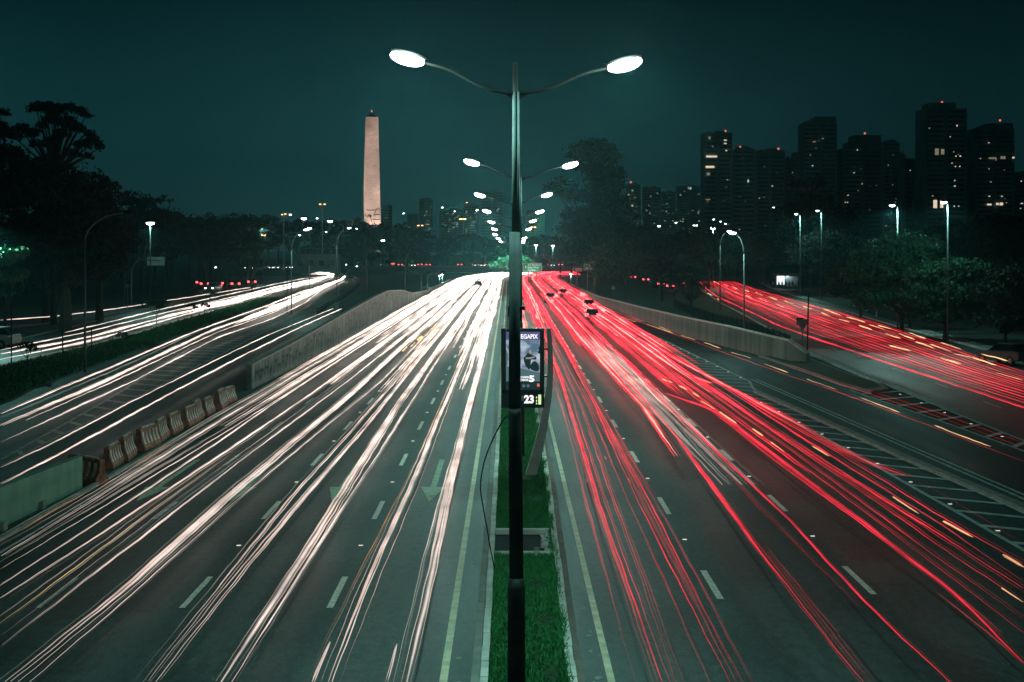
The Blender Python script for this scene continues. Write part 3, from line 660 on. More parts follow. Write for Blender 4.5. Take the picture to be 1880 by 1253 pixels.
flat('base_band', [(929, 700), (991, 700), (991, 715), (929, 715)], M['poster_ink'], poster, -.137)
flat('printed_leaning_figure', [(961, 656), (965, 653), (968, 649), (972, 647), (974, 650), (980, 653), (985, 656), (984, 660), (975, 660), (974, 668), (976, 673), (971, 679), (965, 672), (962, 664)], M['poster_ink'], poster)
flat('printed_machine', [(974, 670), (978, 664), (983, 663), (988, 668), (990, 676), (988, 682), (981, 681), (974, 678)], M['poster_ink'], poster, -.138)
flat('printed_face', [(971, 643), (974, 642), (976, 644), (976, 648), (973, 650), (971, 648)], M['poster_skin'], poster, -.138)
flat('printed_arm', [(965, 656), (972, 656), (981, 654), (981, 657), (972, 659), (965, 659)], M['poster_skin'], poster, -.141)
flat('printed_leaves', [(988, 640), (991, 634), (991, 650), (985, 646), (989, 644)], M['poster_ink'], poster)
flat('printed_dark_edge', [(929, 640), (933, 650), (932, 672), (936, 690), (929, 700)], M['poster_road'], poster)
def text(s, loc, h, m, parent, name='lettering', w=None, rot=(math.pi / 2, 0, 0), bold=0.0, th=.003, align='LEFT'):
    cu = bpy.data.curves.new(name, 'FONT'); cu.body = s; cu.size = 1; cu.extrude = th; cu.offset = bold; cu.align_x = align; cu.resolution_u = 3
    o = bpy.data.objects.new(name, cu); C.objects.link(o); bpy.context.view_layer.update()
    dg = bpy.context.evaluated_depsgraph_get(); me = bpy.data.meshes.new_from_object(o.evaluated_get(dg)); bpy.data.objects.remove(o)
    xs = [v.co.x for v in me.vertices]; ys = [v.co.y for v in me.vertices]; sh = h / (max(ys) - min(ys)); sw = sh if w is None else w / (max(xs) - min(xs))
    x0 = min(xs) if align == 'LEFT' else 0; y0 = min(ys)
    for v in me.vertices: v.co.x = (v.co.x - x0) * sw; v.co.y = (v.co.y - y0) * sh
    me.materials.clear(); me.materials.append(m)
    o = bpy.data.objects.new(name, me); C.objects.link(o); o.parent = parent; o.location = loc; o.rotation_euler = rot; return o
def tpx(s, x0, y0, x1, y1, m, parent, y=-.145, bold=.0, name='lettering'):
    a = Q(x0, y1); c = Q(x1, y0); return text(s, (a[0], y, a[2]), c[2] - a[2], m, parent, name, w=c[0] - a[0], bold=bold)
tpx('MEGAPIX', 949.5, 613.5, 987.5, 622, M['poster_white'], poster, bold=.03)
tpx('VELOZES', 943, 690.5, 971, 694, M['poster_white'], poster, bold=.04)
tpx('FURIOSOS', 943, 695.5, 970, 699.2, M['poster_white'], poster, bold=.04)
tpx('5', 971, 689, 981, 701, M['poster_white'], poster, bold=.05)
for cx_ in (961.5, 969.5):
    flat('age_badge', [(cx_ + 3 * math.cos(a), 708 + 3 * math.sin(a)) for a in np.linspace(0, 5.6, 9)], M['poster_road'], poster, -.142)
flat('red_badge', [(986, 704), (990.4, 704), (990.4, 709.5), (986, 709.5)], M['poster_red'], poster, -.142)
db = MB(); boxpx(db, 929, 721, 991, 743, .24); disp = db.build('display', M['black'], ck)
tpx('23', 962, 725, 980, 740.5, M['poster_white'], disp, -.125, bold=.05, name='digits')
tpx('0°', 957.5, 726, 964, 736, M['stud'], disp, -.125, bold=.02, name='digits')
flat('led_column', [(988, 724), (993.3, 724), (993.3, 742), (988, 742)], M['amber'], disp, -.175)
for yy in (728, 734, 739): flat('led_dot', [(984, yy), (986, yy), (986, yy + 3), (984, yy + 3)], M['amber'], disp, -.122)
b = MB(); LEG = [(1007, 603, 8), (1010, 640, 9), (1010.5, 680, 10), (1008.5, 715, 11), (1003, 750, 13), (997, 785, 15.5), (989, 820, 17.5), (981, 850, 19), (972, 880, 21)]
v = []; f = []
for i, (x, y, w) in enumerate(LEG):
    c0 = Q(x - w / 2, y); c1 = Q(x + w / 2, y)
    v += [(c0[0], -.16, c0[2]), (c1[0], -.16, c1[2]), (c1[0], .2, c1[2]), (c0[0], .2, c0[2])]
for i in range(len(LEG) - 1):
    for k in range(4): a = i * 4 + k; c = i * 4 + (k + 1) % 4; f.append((a, c, c + 4, a + 4))
f += [(0, 3, 2, 1), tuple(range(len(v) - 4, len(v)))]
b.add(v, f); leg = b.build('curved_leg', M['steel'], ck)
b = MB()
for y in (640, 690, 735): boxpx(b, 997, y, 1006, y + 3, .12, .05)
b.build('leg_bracket', M['frame'], ck)

# ------------------------------------------------------------------ walls and barriers
def wall(name, pts, th, m, label, cat, cap=None, seg=None):
    """pts: (x, y, z_top)"""
    o = empty(name, (pts[0][0], pts[0][1], 0), label, cat)
    b = MB(); v = []; f = []
    for x, y, z in pts:
        x -= pts[0][0]; y -= pts[0][1]
        v += [(x - th / 2, y, -.1), (x + th / 2, y, -.1), (x + th / 2, y, z), (x - th / 2, y, z)]
    for i in range(len(pts) - 1):
        for k in range(4): a = i * 4 + k; c = i * 4 + (k + 1) % 4; f.append((a, a + 4, c + 4, c))
    f += [(0, 1, 2, 3), tuple(range(len(v) - 4, len(v)))[::-1]]
    b.add(v, f); b.build('wall', m, o)
    if cap:
        b = MB(); v = []; f = []
        for x, y, z in pts:
            x -= pts[0][0]; y -= pts[0][1]
            v += [(x - th / 2 - .04, y, z + .003), (x + th / 2 + .04, y, z + .003), (x + th / 2 + .04, y, z + .1), (x - th / 2 - .04, y, z + .1)]
        b.add(v, f0 := [(i * 4 + k, i * 4 + k + 4, i * 4 + (k + 1) % 4 + 4, i * 4 + (k + 1) % 4) for i in range(len(pts) - 1) for k in range(4)] + [(0, 1, 2, 3), tuple(range(len(v) - 4, len(v)))[::-1]])
        b.build('coping', cap, o)
    return o
gw = [(-14.85, 81, 1.33), (-14.6, 95, 1.65), (-14.45, 119, 2.25), (-14.3, 150, 2.9), (-14.2, 165, 3.1), (-14.1, 185, 2.6), (-14.0, 205, 1.6), (-14.0, 240, 1.0), (-14, 340, .8)]
M['graf'] = mat('sprayed_wall', (.035, .05, .046), .85, col2=(.15, .165, .15), nscale=1.4, det=12, stretch=(1, 1.3, .35))
gwo = wall('graffiti_wall', gw, .3, M['graf'], 'long concrete wall scrawled with dark graffiti left of the white light trails', 'wall', cap=M['gutter'])
M['spray'] = mat('spray_paint', (.010, .014, .013), .8); M['spray2'] = mat('pale_spray_paint', (.26, .29, .27), .8)
def wall_at(Y): return interp([(p[0], p[1]) for p in gw], Y), interp([(p[2], p[1]) for p in gw], Y)
for Ys, nmk, big in ((82, 7, 1), (92, 5, 1), (100, 8, 1), (112, 6, .8), (124, 7, 1), (133, 9, 1.2), (146, 8, 1), (158, 8, 1), (170, 7, .8), (183, 8, 1)):
    b = MB(); y = Ys
    for k in range(nmk):
        zt = wall_at(y)[1]; h = zt * rnd.uniform(.35, .7); z0 = rnd.uniform(.15, max(.2, zt - h - .15))
        kind = rnd.randrange(5); w = rnd.uniform(.7, 1.2); s = .2
        def st(y0, z_0, y1, z_1):
            n = 1
            dy, dz = y1 - y0, z_1 - z_0; l = math.hypot(dy, dz); ny, nz_ = -dz / l * s / 2, dy / l * s / 2
            q = [(y0 - ny, z_0 - nz_), (y0 + ny, z_0 + nz_), (y1 + ny, z_1 + nz_), (y1 - ny, z_1 - nz_)]
            x = [wall_at(a[0])[0] + .158 - gw[0][0] for a in q]
            b.add([(x[i], q[i][0] - gw[0][1], q[i][1]) for i in range(4)], [(0, 1, 2, 3)])
        st(y, z0, y, z0 + h)
        if kind in (0, 1, 3): st(y, z0 + h - .06, y + w, z0 + h - .06)
        if kind in (0, 2, 4): st(y, z0 + h * .5, y + w, z0 + h * .5)
        if kind in (1, 2): st(y + w, z0, y + w, z0 + h)
        if kind in (3, 4): st(y, z0, y + w, z0 + h)
        y += w + .5
    b.build('graffiti', M['spray'], gwo)
wall('concrete_barrier', [(-14.75, 18, 1.15), (-14.7, 40.6, 1.16), (-14.45, 47.6, 1.05)], .24, M['barrier'], 'green-tinted concrete barrier at the lower left corner beside the white trails', 'barrier', cap=None)
b = MB()
for y in np.arange(20, 47, 3.4): b.box((-14.5, y, .10), (.3, .35, .24))
tag(b.build('barrier_footings', M['gutter']), 'concrete footing blocks along the foot of the lower left barrier', 'footing', kind='stuff')
rw = [(p[0], p[1], z) for p, z in zip([(12.7, 345), (12.6, 289), (13.4, 210), (14.9, 165), (16.2, 133), (18, 116), (19.9, 100), (20.9, 99)], [.7, .8, .95, 1.35, 1.65, 1.65, 1.5, .7])]
M['rwall'] = mat('streaked_wall', (.10, .115, .105), .85, col2=(.22, .24, .215), nscale=.9, bump=.2, det=12, stretch=(1, 1, .15))
wall('retaining_wall', rw[::-1], .28, M['rwall'], 'pale streaked retaining wall sweeping along the right exit road', 'wall', cap=M['kerb'])
# dark railing on top of the verge by the right side road
fr = P((1238, 566), (1300, 592), (1360, 610), (1410, 627), (1452, 643)); 
ro = empty('side_road_railing', (fr[0][0], fr[0][1], 0), 'dark upright-bar railing between the right verge and the side road', 'railing')
b = MB(); b2 = MB(); tot = 0
for i in range(len(fr) - 1):
    p, q = Vector((*fr[i], 0)), Vector((*fr[i + 1], 0)); l = (q - p).length; n = int(l / .45)
    for k in range(n):
        c = p.lerp(q, k / n); b.box((c.x - fr[0][0], c.y - fr[0][1], .55), (.06, .06, 1.1)) if k % 6 else b2.box((c.x - fr[0][0], c.y - fr[0][1], .62), (.12, .12, 1.24))
    for z in (.12, 1.12):
        b.tube([(p.x - fr[0][0], p.y - fr[0][1], z), (q.x - fr[0][0], q.y - fr[0][1], z)], .04, 6)
b.build('bars', M['pole_dark'], ro); b2.build('heavy_bars', M['pole_dark'], ro)
# guard rail on the left bend
def guard(name, pts, label):
    pts = [(p[0], p[1]) for p in pts]; o = empty(name, (*pts[0], 0), label, 'guard rail'); a = pts[0]
    b = MB()
    for z in (.45, .8): b.tube([(x - a[0], y - a[1], z) for x, y in pts], .06, 6)
    b.build('rail', M['poledim'], o)
    f_ = None
    for i in range(len(pts) - 1):
        p, q = Vector(pts[i]), Vector(pts[i + 1]); n = max(1, int((q - p).length / 2.6))
        for k in range(n):
            c = p.lerp(q, k / n)
            if f_ is None: b = MB(); b.box((0, 0, .42), (.12, .12, .84)); f_ = b.build('post', M['pole_dark'], o); w_ = f_
            else: w_ = f_.copy(); C.objects.link(w_); w_.parent = o
            w_.location = (c.x - a[0], c.y - a[1], 0)
guard('guard_rail', P((583, 578), (605, 562), (628, 550), (648, 536), (660, 524), (662, 517), (650, 512), (625, 508)), 'low dark guard rail around the bend of the left side road')
# orange plastic barriers
ob = empty('plastic_barrier', (0, 0, 0), 'orange plastic road barrier', 'road barrier')
def barrier_body():
    b = MB(); L_, W_, H_ = 2.0, .5, .85
    prof = [(-W_ / 2, 0), (-W_ / 2, .2), (-.12, .45), (-.09, H_), (.09, H_), (.12, .45), (W_ / 2, .2), (W_ / 2, 0)]
    n = len(prof); v = [(x, -L_ / 2, z) for x, z in prof] + [(x, L_ / 2, z) for x, z in prof]
    b.add(v, [tuple(range(n)), tuple(range(n, 2 * n))[::-1]] + [(i, i + n, (i + 1) % n + n, (i + 1) % n) for i in range(n)]); return b
barrier_body().build('body', M['orange'], ob)
b = MB()
for k in range(5):
    for sx in (-1, 1):
        y = -.76 + k * .38
        v = [(sx * .255, y - .09, .16), (sx * .255, y + .09, .16), (sx * .125, y + .09, .52), (sx * .125, y - .09, .52), (sx * .108, y - .09, .72), (sx * .108, y + .09, .72)]
        b.add(v, [(0, 1, 2, 3), (3, 2, 5, 4)])
b.build('reflective_panel', M['whiteplastic'], ob)
b = MB(); b.box((0, 0, .875), (.1, 1.5, .05)); b.build('handle_rib', M['whiteplastic'], ob)
obl = [(158, 0.25, 'orange and white plastic barrier lying askew beside the end of the concrete barrier'), (212, .02, 'dark orange plastic barrier second from the concrete barrier'), (236, .06, 'plastic barrier with white panels, third from the concrete barrier'), (270, -.05, 'plastic barrier fourth from the concrete barrier'),
       (298, .05, 'plastic barrier fifth from the concrete barrier'), (322, .0, 'plastic barrier in the middle of the row before the graffiti wall'), (348, -.03, 'dull orange plastic barrier sixth before the graffiti wall'), (364, .05, 'plastic barrier fourth before the graffiti wall'), (384, .0, 'plastic barrier third before the graffiti wall'), (404, .03, 'white-slotted plastic barrier second before the graffiti wall'), (423, -.04, 'plastic barrier nearest to the graffiti wall')]
for i, (px, a, lb) in enumerate(obl):
    Y = 14.55 * F / (VX - px); loc = (-14.55 - (.1 if i % 3 else 0), Y, 0); a = a * 1.6 + (.45 if i == 0 else 0)
    if i == 0: ob.location = loc; ob.rotation_euler = (0, 0, a); ob['label'] = lb; ob['group'] = 'plastic barriers beside the white trails'
    else: copy_tree(ob, loc, rz=a + .0, label=lb, group='plastic barriers beside the white trails', scale=rnd.uniform(.92, 1.1))

# ------------------------------------------------------------------ signs
def sign_panel(parent, x0, y0, x1, y1, Y, m, name='panel', th=.08, border=None):
    a = XZ(x0, y0, Y); c = XZ(x1, y1, Y); p = parent.location
    b = MB(); b.box(((a[0] + c[0]) / 2 - p[0], 0, (a[2] + c[2]) / 2 - p[2]), (c[0] - a[0], th, a[2] - c[2]))
    o = b.build(name, m, parent)
    if border:
        b = MB(); w, h = c[0] - a[0], a[2] - c[2]; t_ = .05; cx, cz = (a[0] + c[0]) / 2 - p[0], (a[2] + c[2]) / 2 - p[2]; yy = -th / 2 - .006
        for zz in (cz - h / 2 + .08, cz + h / 2 - .08): b.box((cx, yy, zz), (w - .12, .01, t_))
        for xx in (cx - w / 2 + .08, cx + w / 2 - .08): b.box((xx, yy - .003, cz), (t_, .01, h - .2))
        b.build('border', border, o)
    return o
def stext(o, parent, s, x0, y0, x1, y1, Y, m):
    a = XZ(x0, y1, Y); c = XZ(x1, y0, Y); p = parent.location
    text(s, (a[0] - p[0], -.06, a[2] - p[2]), c[2] - a[2], m, o, w=c[0] - a[0], bold=.01)
def arrow_mark(o, parent, cx, cy, h, Y, m, ang=0.0):
    a = XZ(cx, cy, Y); p = parent.location; k = Y / F; hh = h * k / 2
    pts = [(0, 1), (.75, .15), (.22, .25), (.22, -1), (-.22, -1), (-.22, .25), (-.75, .15)]
    b = MB(); v = []
    for q in pts:
        x, z = q[0] * hh, q[1] * hh; v.append((a[0] - p[0] + x * math.cos(ang) + z * math.sin(ang), -.062, a[2] - p[2] - x * math.sin(ang) + z * math.cos(ang)))
    b.add(v, [(0, 2, 1), (0, 6, 5), (0, 5, 2), (2, 5, 4, 3)]); b.build('arrow', m, o)
Ysg = 300
X = (978 - VX) * Ysg / F; so = empty('direction_sign', (X, Ysg, 0), 'big green direction sign reading Av Paulista, Bela Vista, Centro beside the median', 'road sign')
p_ = sign_panel(so, 960, 483, 995, 499, Ysg, M['sign_green2'], border=M['sign_text'])
for s, y, x1 in (('Av Paulista', 485.0, 993), ('Bela Vista', 489.7, 989), ('Centro', 494.4, 983)): stext(p_, so, s, 969, y, x1, y + 3.2, Ysg, M['sign_text'])
arrow_mark(p_, so, 965, 490.5, 5, Ysg, M['sign_text'])
b = MB(); b.tube([(-.9, .1, 0), (-.9, .1, 4.6)], .09, 8); b.build('post', M['poledim'], so); b = MB(); b.tube([(.9, .1, 0), (.9, .1, 4.6)], .09, 8); b.build('post', M['poledim'], so)
sl = spot('sign_light', so, (0, -2.5, 3.2), 260, rot=(math.radians(100), 0, 0), size=110)
Ysg = 240; X = (1079 - VX) * Ysg / F; so = empty('direction_sign', (X, Ysg, 0), 'green sign reading Túnel, Paraíso with grey header by the right wall', 'road sign')
p_ = sign_panel(so, 1071.5, 485, 1099, 496, Ysg, M['sign_green2'], border=M['sign_text']); stext(p_, so, 'Túnel', 1081, 486.6, 1091, 490.4, Ysg, M['sign_text']); stext(p_, so, 'Paraíso', 1076, 491.3, 1091, 495, Ysg, M['sign_text'])
arrow_mark(p_, so, 1095, 490, 5, Ysg, M['sign_text'], ang=.8)
sign_panel(so, 1071.5, 480, 1099, 484.6, Ysg, M['sign_back'], name='header')
b = MB(); b.tube([(0, .1, 0), (0, .1, 5.6)], .08, 8); b.build('post', M['poledim'], so)
Ysg = 262; X = (1060 - VX) * Ysg / F; so = empty('warning_sign', (X, Ysg, 0), 'small white sign with a black arrow box and red lettering beyond the right wall', 'road sign')
p_ = sign_panel(so, 1051, 492.5, 1068.5, 499, Ysg, M['sign_white']); sign_panel(so, 1052.3, 493.8, 1056.5, 497.8, Ysg, M['black'], name='arrow_box', th=.12)
arrow_mark(p_, so, 1054.4, 495.8, 2.6, Ysg - .3, M['sign_white'], ang=0)
b = MB(); a = XZ(1058, 494.3, Ysg); c = XZ(1067.5, 497.2, Ysg)
for k in range(2): b.box(((a[0] + c[0]) / 2 - X, -.06, a[2] - .08 - .2 * k), (c[0] - a[0] - .2 * k, .02, .09))
b.build('red_lettering', mat('red_print', (.55, .10, .07), .5), p_)
b = MB(); b.tube([(0, .1, 0), (0, .1, 4.2)], .07, 8); b.build('post', M['poledim'], so)
# gantry sign on the left
X, Y, _ = G(241, 562); so = empty('gantry_sign', (X, Y, 0), 'cranked grey gantry arm holding a blank-backed sign over the far left road', 'road sign')
pts = [XZ(241, 562, Y), XZ(241.5, 492, Y), XZ(255, 477, Y), XZ(294, 479, Y)]
b = MB(); b.tube([(p[0] - X, p[1] - Y, max(0, p[2])) for p in pts], [.13, .11, .1, .08], 8); b.build('gantry', M['pole'], so)
a = XZ(270, 472, Y + .2); c = XZ(302.5, 488, Y + .2); b = MB(); b.box(((a[0] + c[0]) / 2 - X, .22, (a[2] + c[2]) / 2), (c[0] - a[0], .07, a[2] - c[2])); b.build('panel', M['sign_back'], so)
def post_sign(px, base, top, shape, label, w=.6, name='road_sign', m='sign_back', extra=None):
    X, Y, _ = G(px, base); zt = H0 - (top - VY) * Y / F; o = empty(name, (X, Y, 0), label, 'road sign')
    b = MB(); b.tube([(0, 0, 0), (0, 0, zt)], .035, 6); b.build('post', M['poledim'], o)
    b = MB()
    if shape == 'disc': b.prism([(w / 2 * math.cos(a), w / 2 * math.sin(a)) for a in np.linspace(0, 2 * math.pi, 20, endpoint=False)], -.01, .01)
    elif shape == 'yield': b.prism([(-w / 2, w * .45), (w / 2, w * .45), (0, -w * .45)], -.01, .01)
    else: b.prism([(-w / 2, w * .4), (w / 2, w * .4), (w / 2, -w * .4), (-w / 2, -w * .4)], -.01, .01)
    s_ = b.build('panel', M[m], o); s_.rotation_euler = (math.pi / 2, 0, 0); s_.location = (0, -.06, zt - w * .35)
    return o
post_sign(1126, 556, 526, 'disc', 'small round sign on a thin post standing on the right verge', w=.62)
yo = post_sign(1473, 664, 589, 'yield', 'grey-backed triangular give-way sign at the end of the right retaining wall', w=1.0)
post_sign(234, 577, 523, 'disc', 'small sign on a thin post near the left gantry', w=.5)
X, Y, _ = G(1482, 650); o = empty('signal_post', (X, Y, 0), 'dark slim post with a small box beside the give-way sign', 'post')
b = MB(); b.tube([(0, 0, 0), (.1, 0, H0 - (540 - VY) * Y / F)], .06, 8); b.build('post', M['pole_dark'], o)
b = MB(); b.box((-.55, 0, H0 - (590 - VY) * Y / F), (.5, .2, .5)); b.build('box', M['pole_dark'], o)
b = MB(); b.tube([(0, 0, H0 - (590 - VY) * Y / F), (-.4, 0, H0 - (590 - VY) * Y / F)], .03, 6); b.build('bracket', M['pole_dark'], o)
X, Y, _ = G(1609, 583); o = empty('bare_post', (X, Y, 0), 'bare pale metal post on the grass in front of the lit round tree', 'post'); b = MB(); b.tube([(0, 0, 0), (0, 0, 2.6)], [.08, .06], 8); b.build('post', M['kerb'], o); b = MB(); b.tube([(0, 0, 2.6), (0, 0, 2.68)], .08, 8); b.build('cap', M['kerb'], o)
for px, bs, tp, lb in ((21, 670, 560, 'thin dark post in the grass at the far left edge'), (115, 664, 600, 'thin post on the grass left of the curved lamp'), (168, 650, 602, 'thin post right behind the tall curved lamp'), (527, 577, 480, 'thin unlit post beside the curved lamp on the grass tongue'), (298, 541, 490, 'leaning thin post right of the gantry sign'), (892/3.76+400, 520, 438, 'thin post in front of the side road bend')):
    X, Y, _ = G(px, bs); o = empty('thin_post', (X, Y, 0), lb, 'post'); b = MB(); zt = H0 - (tp - VY) * Y / F; b.tube([(0, 0, 0), (0, 0, zt)], .05, 6); b.build('post', M['pole_dark'], o); b = MB(); b.box((0, 0, .04), (.25, .25, .08)); b.build('foot', M['gutter'], o)
# ------------------------------------------------------------------ trees
def leaves(blobs, n, size, seed, clump=28, flat=.6):
    g = np.random.default_rng(seed); B = np.array(blobs, float)
    vol = B[:, 3] * B[:, 4] * B[:, 5]; nc = max(8, n // clump)
    bi = g.choice(len(B), nc, p=vol ** .75 / (vol ** .75).sum())
    d = g.normal(size=(nc, 3)); d /= np.linalg.norm(d, axis=1)[:, None]; d[:, 2] = np.where(d[:, 2] < -.3, -d[:, 2] * .6, d[:, 2])
    r = g.uniform(.45, 1.08, nc)[:, None]
    cc = B[bi, :3] + d * B[bi, 3:] * r
    k = np.repeat(np.arange(nc), clump); cr = g.uniform(.5, 1.25, nc)[:, None] * (B[bi, 3:].min(axis=1)[:, None] * .26 + size)
    p = cc[k] + g.normal(size=(len(k), 3)) * cr[k] * .55 * np.array([1, 1, flat])
    m = len(p); a = g.normal(size=(m, 3)); a /= np.linalg.norm(a, axis=1)[:, None]
    b = np.cross(a, g.normal(size=(m, 3))); b /= np.linalg.norm(b, axis=1)[:, None]
    s = (size * g.uniform(.6, 1.3, m))[:, None]
    V = np.stack([p - a * s, p + b * s * .5, p + a * s, p - b * s * .5], axis=1).reshape(-1, 3)
    return V, cc
def tree(name, loc, blobs, n, leaf, label, cat='tree', m='leaf', trunk=.3, seed=1, group=None, base_h=None, nb=10, clump=28):
    """blobs in metres relative to the base: (x, y, z, rx, ry, rz)"""
    o = empty(name, loc, label, cat, group)
    V, cc = leaves(blobs, n, leaf, seed, clump)
    me = fast_mesh('crown', V, 4); me.materials.append(M[m]); c = bpy.data.objects.new('crown', me); C.objects.link(c); c.parent = o
    zb = min(b[2] for b in blobs); mx = sum(b[0] for b in blobs) / len(blobs); g = random.Random(seed)
    fork = max(.6, (base_h if base_h else zb * .65)); b = MB()
    b.tube([(0, 0, -.3), (.05 * fork * .2, 0, fork * .5), (mx * .15, 0, fork)], [trunk * 1.3, trunk, trunk * .8], 8)
    for i in range(nb):
        t = cc[g.randrange(len(cc))]; s = Vector((mx * .15, 0, fork)); e_ = Vector(t); md = s.lerp(e_, .5) + Vector((g.uniform(-.5, .5), g.uniform(-.5, .5), (e_ - s).length * .1))
        b.tube([s, md, e_], [trunk * .5, trunk * .28, trunk * .08], 5)
    for bl in blobs:
        b.tube([(mx * .15, 0, fork), ((mx * .15 + bl[0]) / 2, bl[1] / 2, (fork + bl[2]) / 2), bl[:3]], [trunk * .6, trunk * .4, trunk * .15], 6)
    b.build('trunk', M['bark'], o); return o
def pxtree(name, bpx, Y, pb, n, leaf, label, dep=.8, base=0.0, **k):
    """crown given by ellipses measured in pixels: (cx, cy, rx, ry)"""
    s = Y / F; X = (bpx - VX) * s
    bl = [((cx - bpx) * s, rnd.uniform(-.2, .2) * rx * s, H0 - (cy - VY) * s - base, rx * s, rx * s * dep, ry * s) for cx, cy, rx, ry in pb]
    return tree(name, (X, Y, base), bl, n, leaf, label, **k)
# the dark mass at the far left
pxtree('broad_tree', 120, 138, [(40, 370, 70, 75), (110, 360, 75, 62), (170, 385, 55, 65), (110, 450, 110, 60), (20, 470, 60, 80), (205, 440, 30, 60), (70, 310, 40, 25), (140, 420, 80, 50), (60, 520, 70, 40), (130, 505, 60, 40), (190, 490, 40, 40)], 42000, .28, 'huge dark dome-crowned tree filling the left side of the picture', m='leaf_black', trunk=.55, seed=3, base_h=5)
pxtree('airy_tree', 98, 150, [(66, 200, 14, 11), (84, 196, 14, 9), (102, 205, 18, 13), (124, 200, 14, 10), (146, 206, 13, 9), (158, 214, 9, 7), (98, 222, 16, 14), (120, 228, 20, 15), (142, 238, 12, 10), (165, 248, 8, 8), (78, 232, 10, 10), (172, 262, 14, 11), (184, 272, 8, 8), (152, 268, 16, 12), (134, 284, 14, 9), (160, 290, 10, 7), (58, 246, 14, 12), (38, 238, 14, 10), (24, 250, 12, 10), (110, 250, 16, 10), (92, 262, 14, 9), (70, 268, 16, 10)], 11000, .2, 'tall thin-branched airy tree rising above the left dark dome', m='leaf_black', trunk=.3, seed=5, base_h=16, nb=22, clump=14)
pxtree('airy_tree', -8, 145, [(2, 208, 16, 9), (-10, 240, 30, 18), (10, 250, 30, 16), (0, 290, 40, 30)], 5000, .26, 'thin-topped dark tree cut off by the left edge of the picture', m='leaf_black', trunk=.3, seed=6, base_h=11)
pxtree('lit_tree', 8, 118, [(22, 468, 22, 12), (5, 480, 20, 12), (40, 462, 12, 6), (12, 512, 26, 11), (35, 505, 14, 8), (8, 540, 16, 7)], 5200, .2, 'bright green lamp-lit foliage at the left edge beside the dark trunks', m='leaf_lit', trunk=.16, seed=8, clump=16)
for i, (bx, Y, pb, lb) in enumerate([(85, 155, [(80, 480, 50, 50), (60, 440, 50, 40)], 'thick-trunked dark tree second from the left edge'), (182, 158, [(180, 480, 45, 45), (205, 450, 40, 40)], 'thick-trunked dark tree behind the curved left lamp'),
        (262, 260, [(250, 375, 34, 20), (285, 372, 30, 14), (262, 410, 50, 28), (300, 420, 40, 35), (255, 450, 50, 40)], 'dark feathery tree around the starry park lamp'), (375, 290, [(345, 420, 35, 24), (385, 415, 38, 22), (410, 430, 40, 30), (360, 460, 60, 40)], 'wide dark tree above the red parked vehicles'),
        (455, 330, [(440, 415, 30, 22), (470, 420, 26, 20), (455, 450, 40, 28)], 'dark tree left of the starry lamp at the bend')]):
    pxtree('dark_tree', bx, Y, pb, 9000, .3, lb, m='leaf_black', trunk=.4, seed=20 + i)
pxtree('lit_tree', 462, 260, [(470, 450, 14, 8), (468, 470, 18, 8), (478, 490, 14, 6)], 2200, .28, 'faintly lit green foliage under the starry lamp at the bend', m='leaf_mid', seed=31, trunk=.15)
# the eucalyptus
pxtree('eucalyptus', 1095, 240, [(1088, 275, 40, 20), (1062, 290, 24, 14), (1118, 292, 24, 22), (1132, 322, 16, 18), (1098, 310, 40, 26), (1138, 340, 10, 12), (1112, 345, 32, 30), (1036, 338, 26, 12), (1016, 346, 16, 9), (1040, 358, 22, 14), (1085, 365, 44, 28), (1110, 400, 58, 34), (1080, 430, 52, 34), (1130, 440, 60, 36), (1045, 400, 18, 18), (1180, 445, 40, 26), (1100, 285, 34, 18), (1110, 325, 34, 24), (1120, 375, 40, 28), (1090, 470, 60, 36)],
       60000, .24, 'tall billowing eucalyptus tree right of the nearest lamp pole, dark against the sky', m='leaf_black', trunk=.5, seed=41, base_h=9, nb=20)
# right verge trees and bushes
pxtree('verge_tree', 1150, 225, [(1130, 470, 40, 30), (1170, 480, 45, 32), (1110, 500, 30, 22)], 9000, .26, 'dark leafy tree behind the small round sign on the right verge', m='leaf', seed=51, trunk=.2)
pxtree('verge_tree', 1215, 215, [(1200, 465, 50, 35), (1240, 460, 40, 35), (1215, 500, 45, 26)], 10000, .26, 'dark leafy tree left of the bare fan-shaped tree', m='leaf_black', seed=52, trunk=.2)
pxtree('verge_tree', 1238, 198, [(1230, 520, 30, 16), (1256, 515, 24, 14), (1215, 530, 18, 10)], 1500, .2, 'sparse low tree with traffic lights glinting through its leaves', m='leaf_black', seed=53, trunk=.1)
pxtree('verge_tree', 1300, 260, [(1290, 450, 50, 30), (1340, 455, 40, 28), (1310, 480, 60, 24)], 9000, .3, 'dark tree beneath the meeting curved lamps', m='leaf', seed=54, trunk=.25)
pxtree('verge_tree', 1400, 300, [(1380, 455, 50, 26), (1430, 460, 45, 30), (1410, 480, 60, 20)], 8000, .32, 'dark tree behind the left end of the bus stop', m='leaf', seed=55, trunk=.25)
pxtree('tall_dark_tree', 1490, 330, [(1480, 345, 36, 26), (1500, 380, 44, 30), (1470, 400, 50, 36), (1530, 420, 50, 36), (1560, 400, 24, 26), (1490, 440, 80, 30)], 14000, .38, 'tall dark tree standing before the towers above the bus stop', m='leaf_black', seed=56, trunk=.4)
pxtree('dark_tree', 1520, 240, [(1520, 450, 50, 34), (1560, 470, 50, 34), (1480, 480, 40, 26), (1540, 495, 70, 20)], 10000, .3, 'dark tree right of the bus stop lamp posts', m='leaf_black', seed=57, trunk=.3)
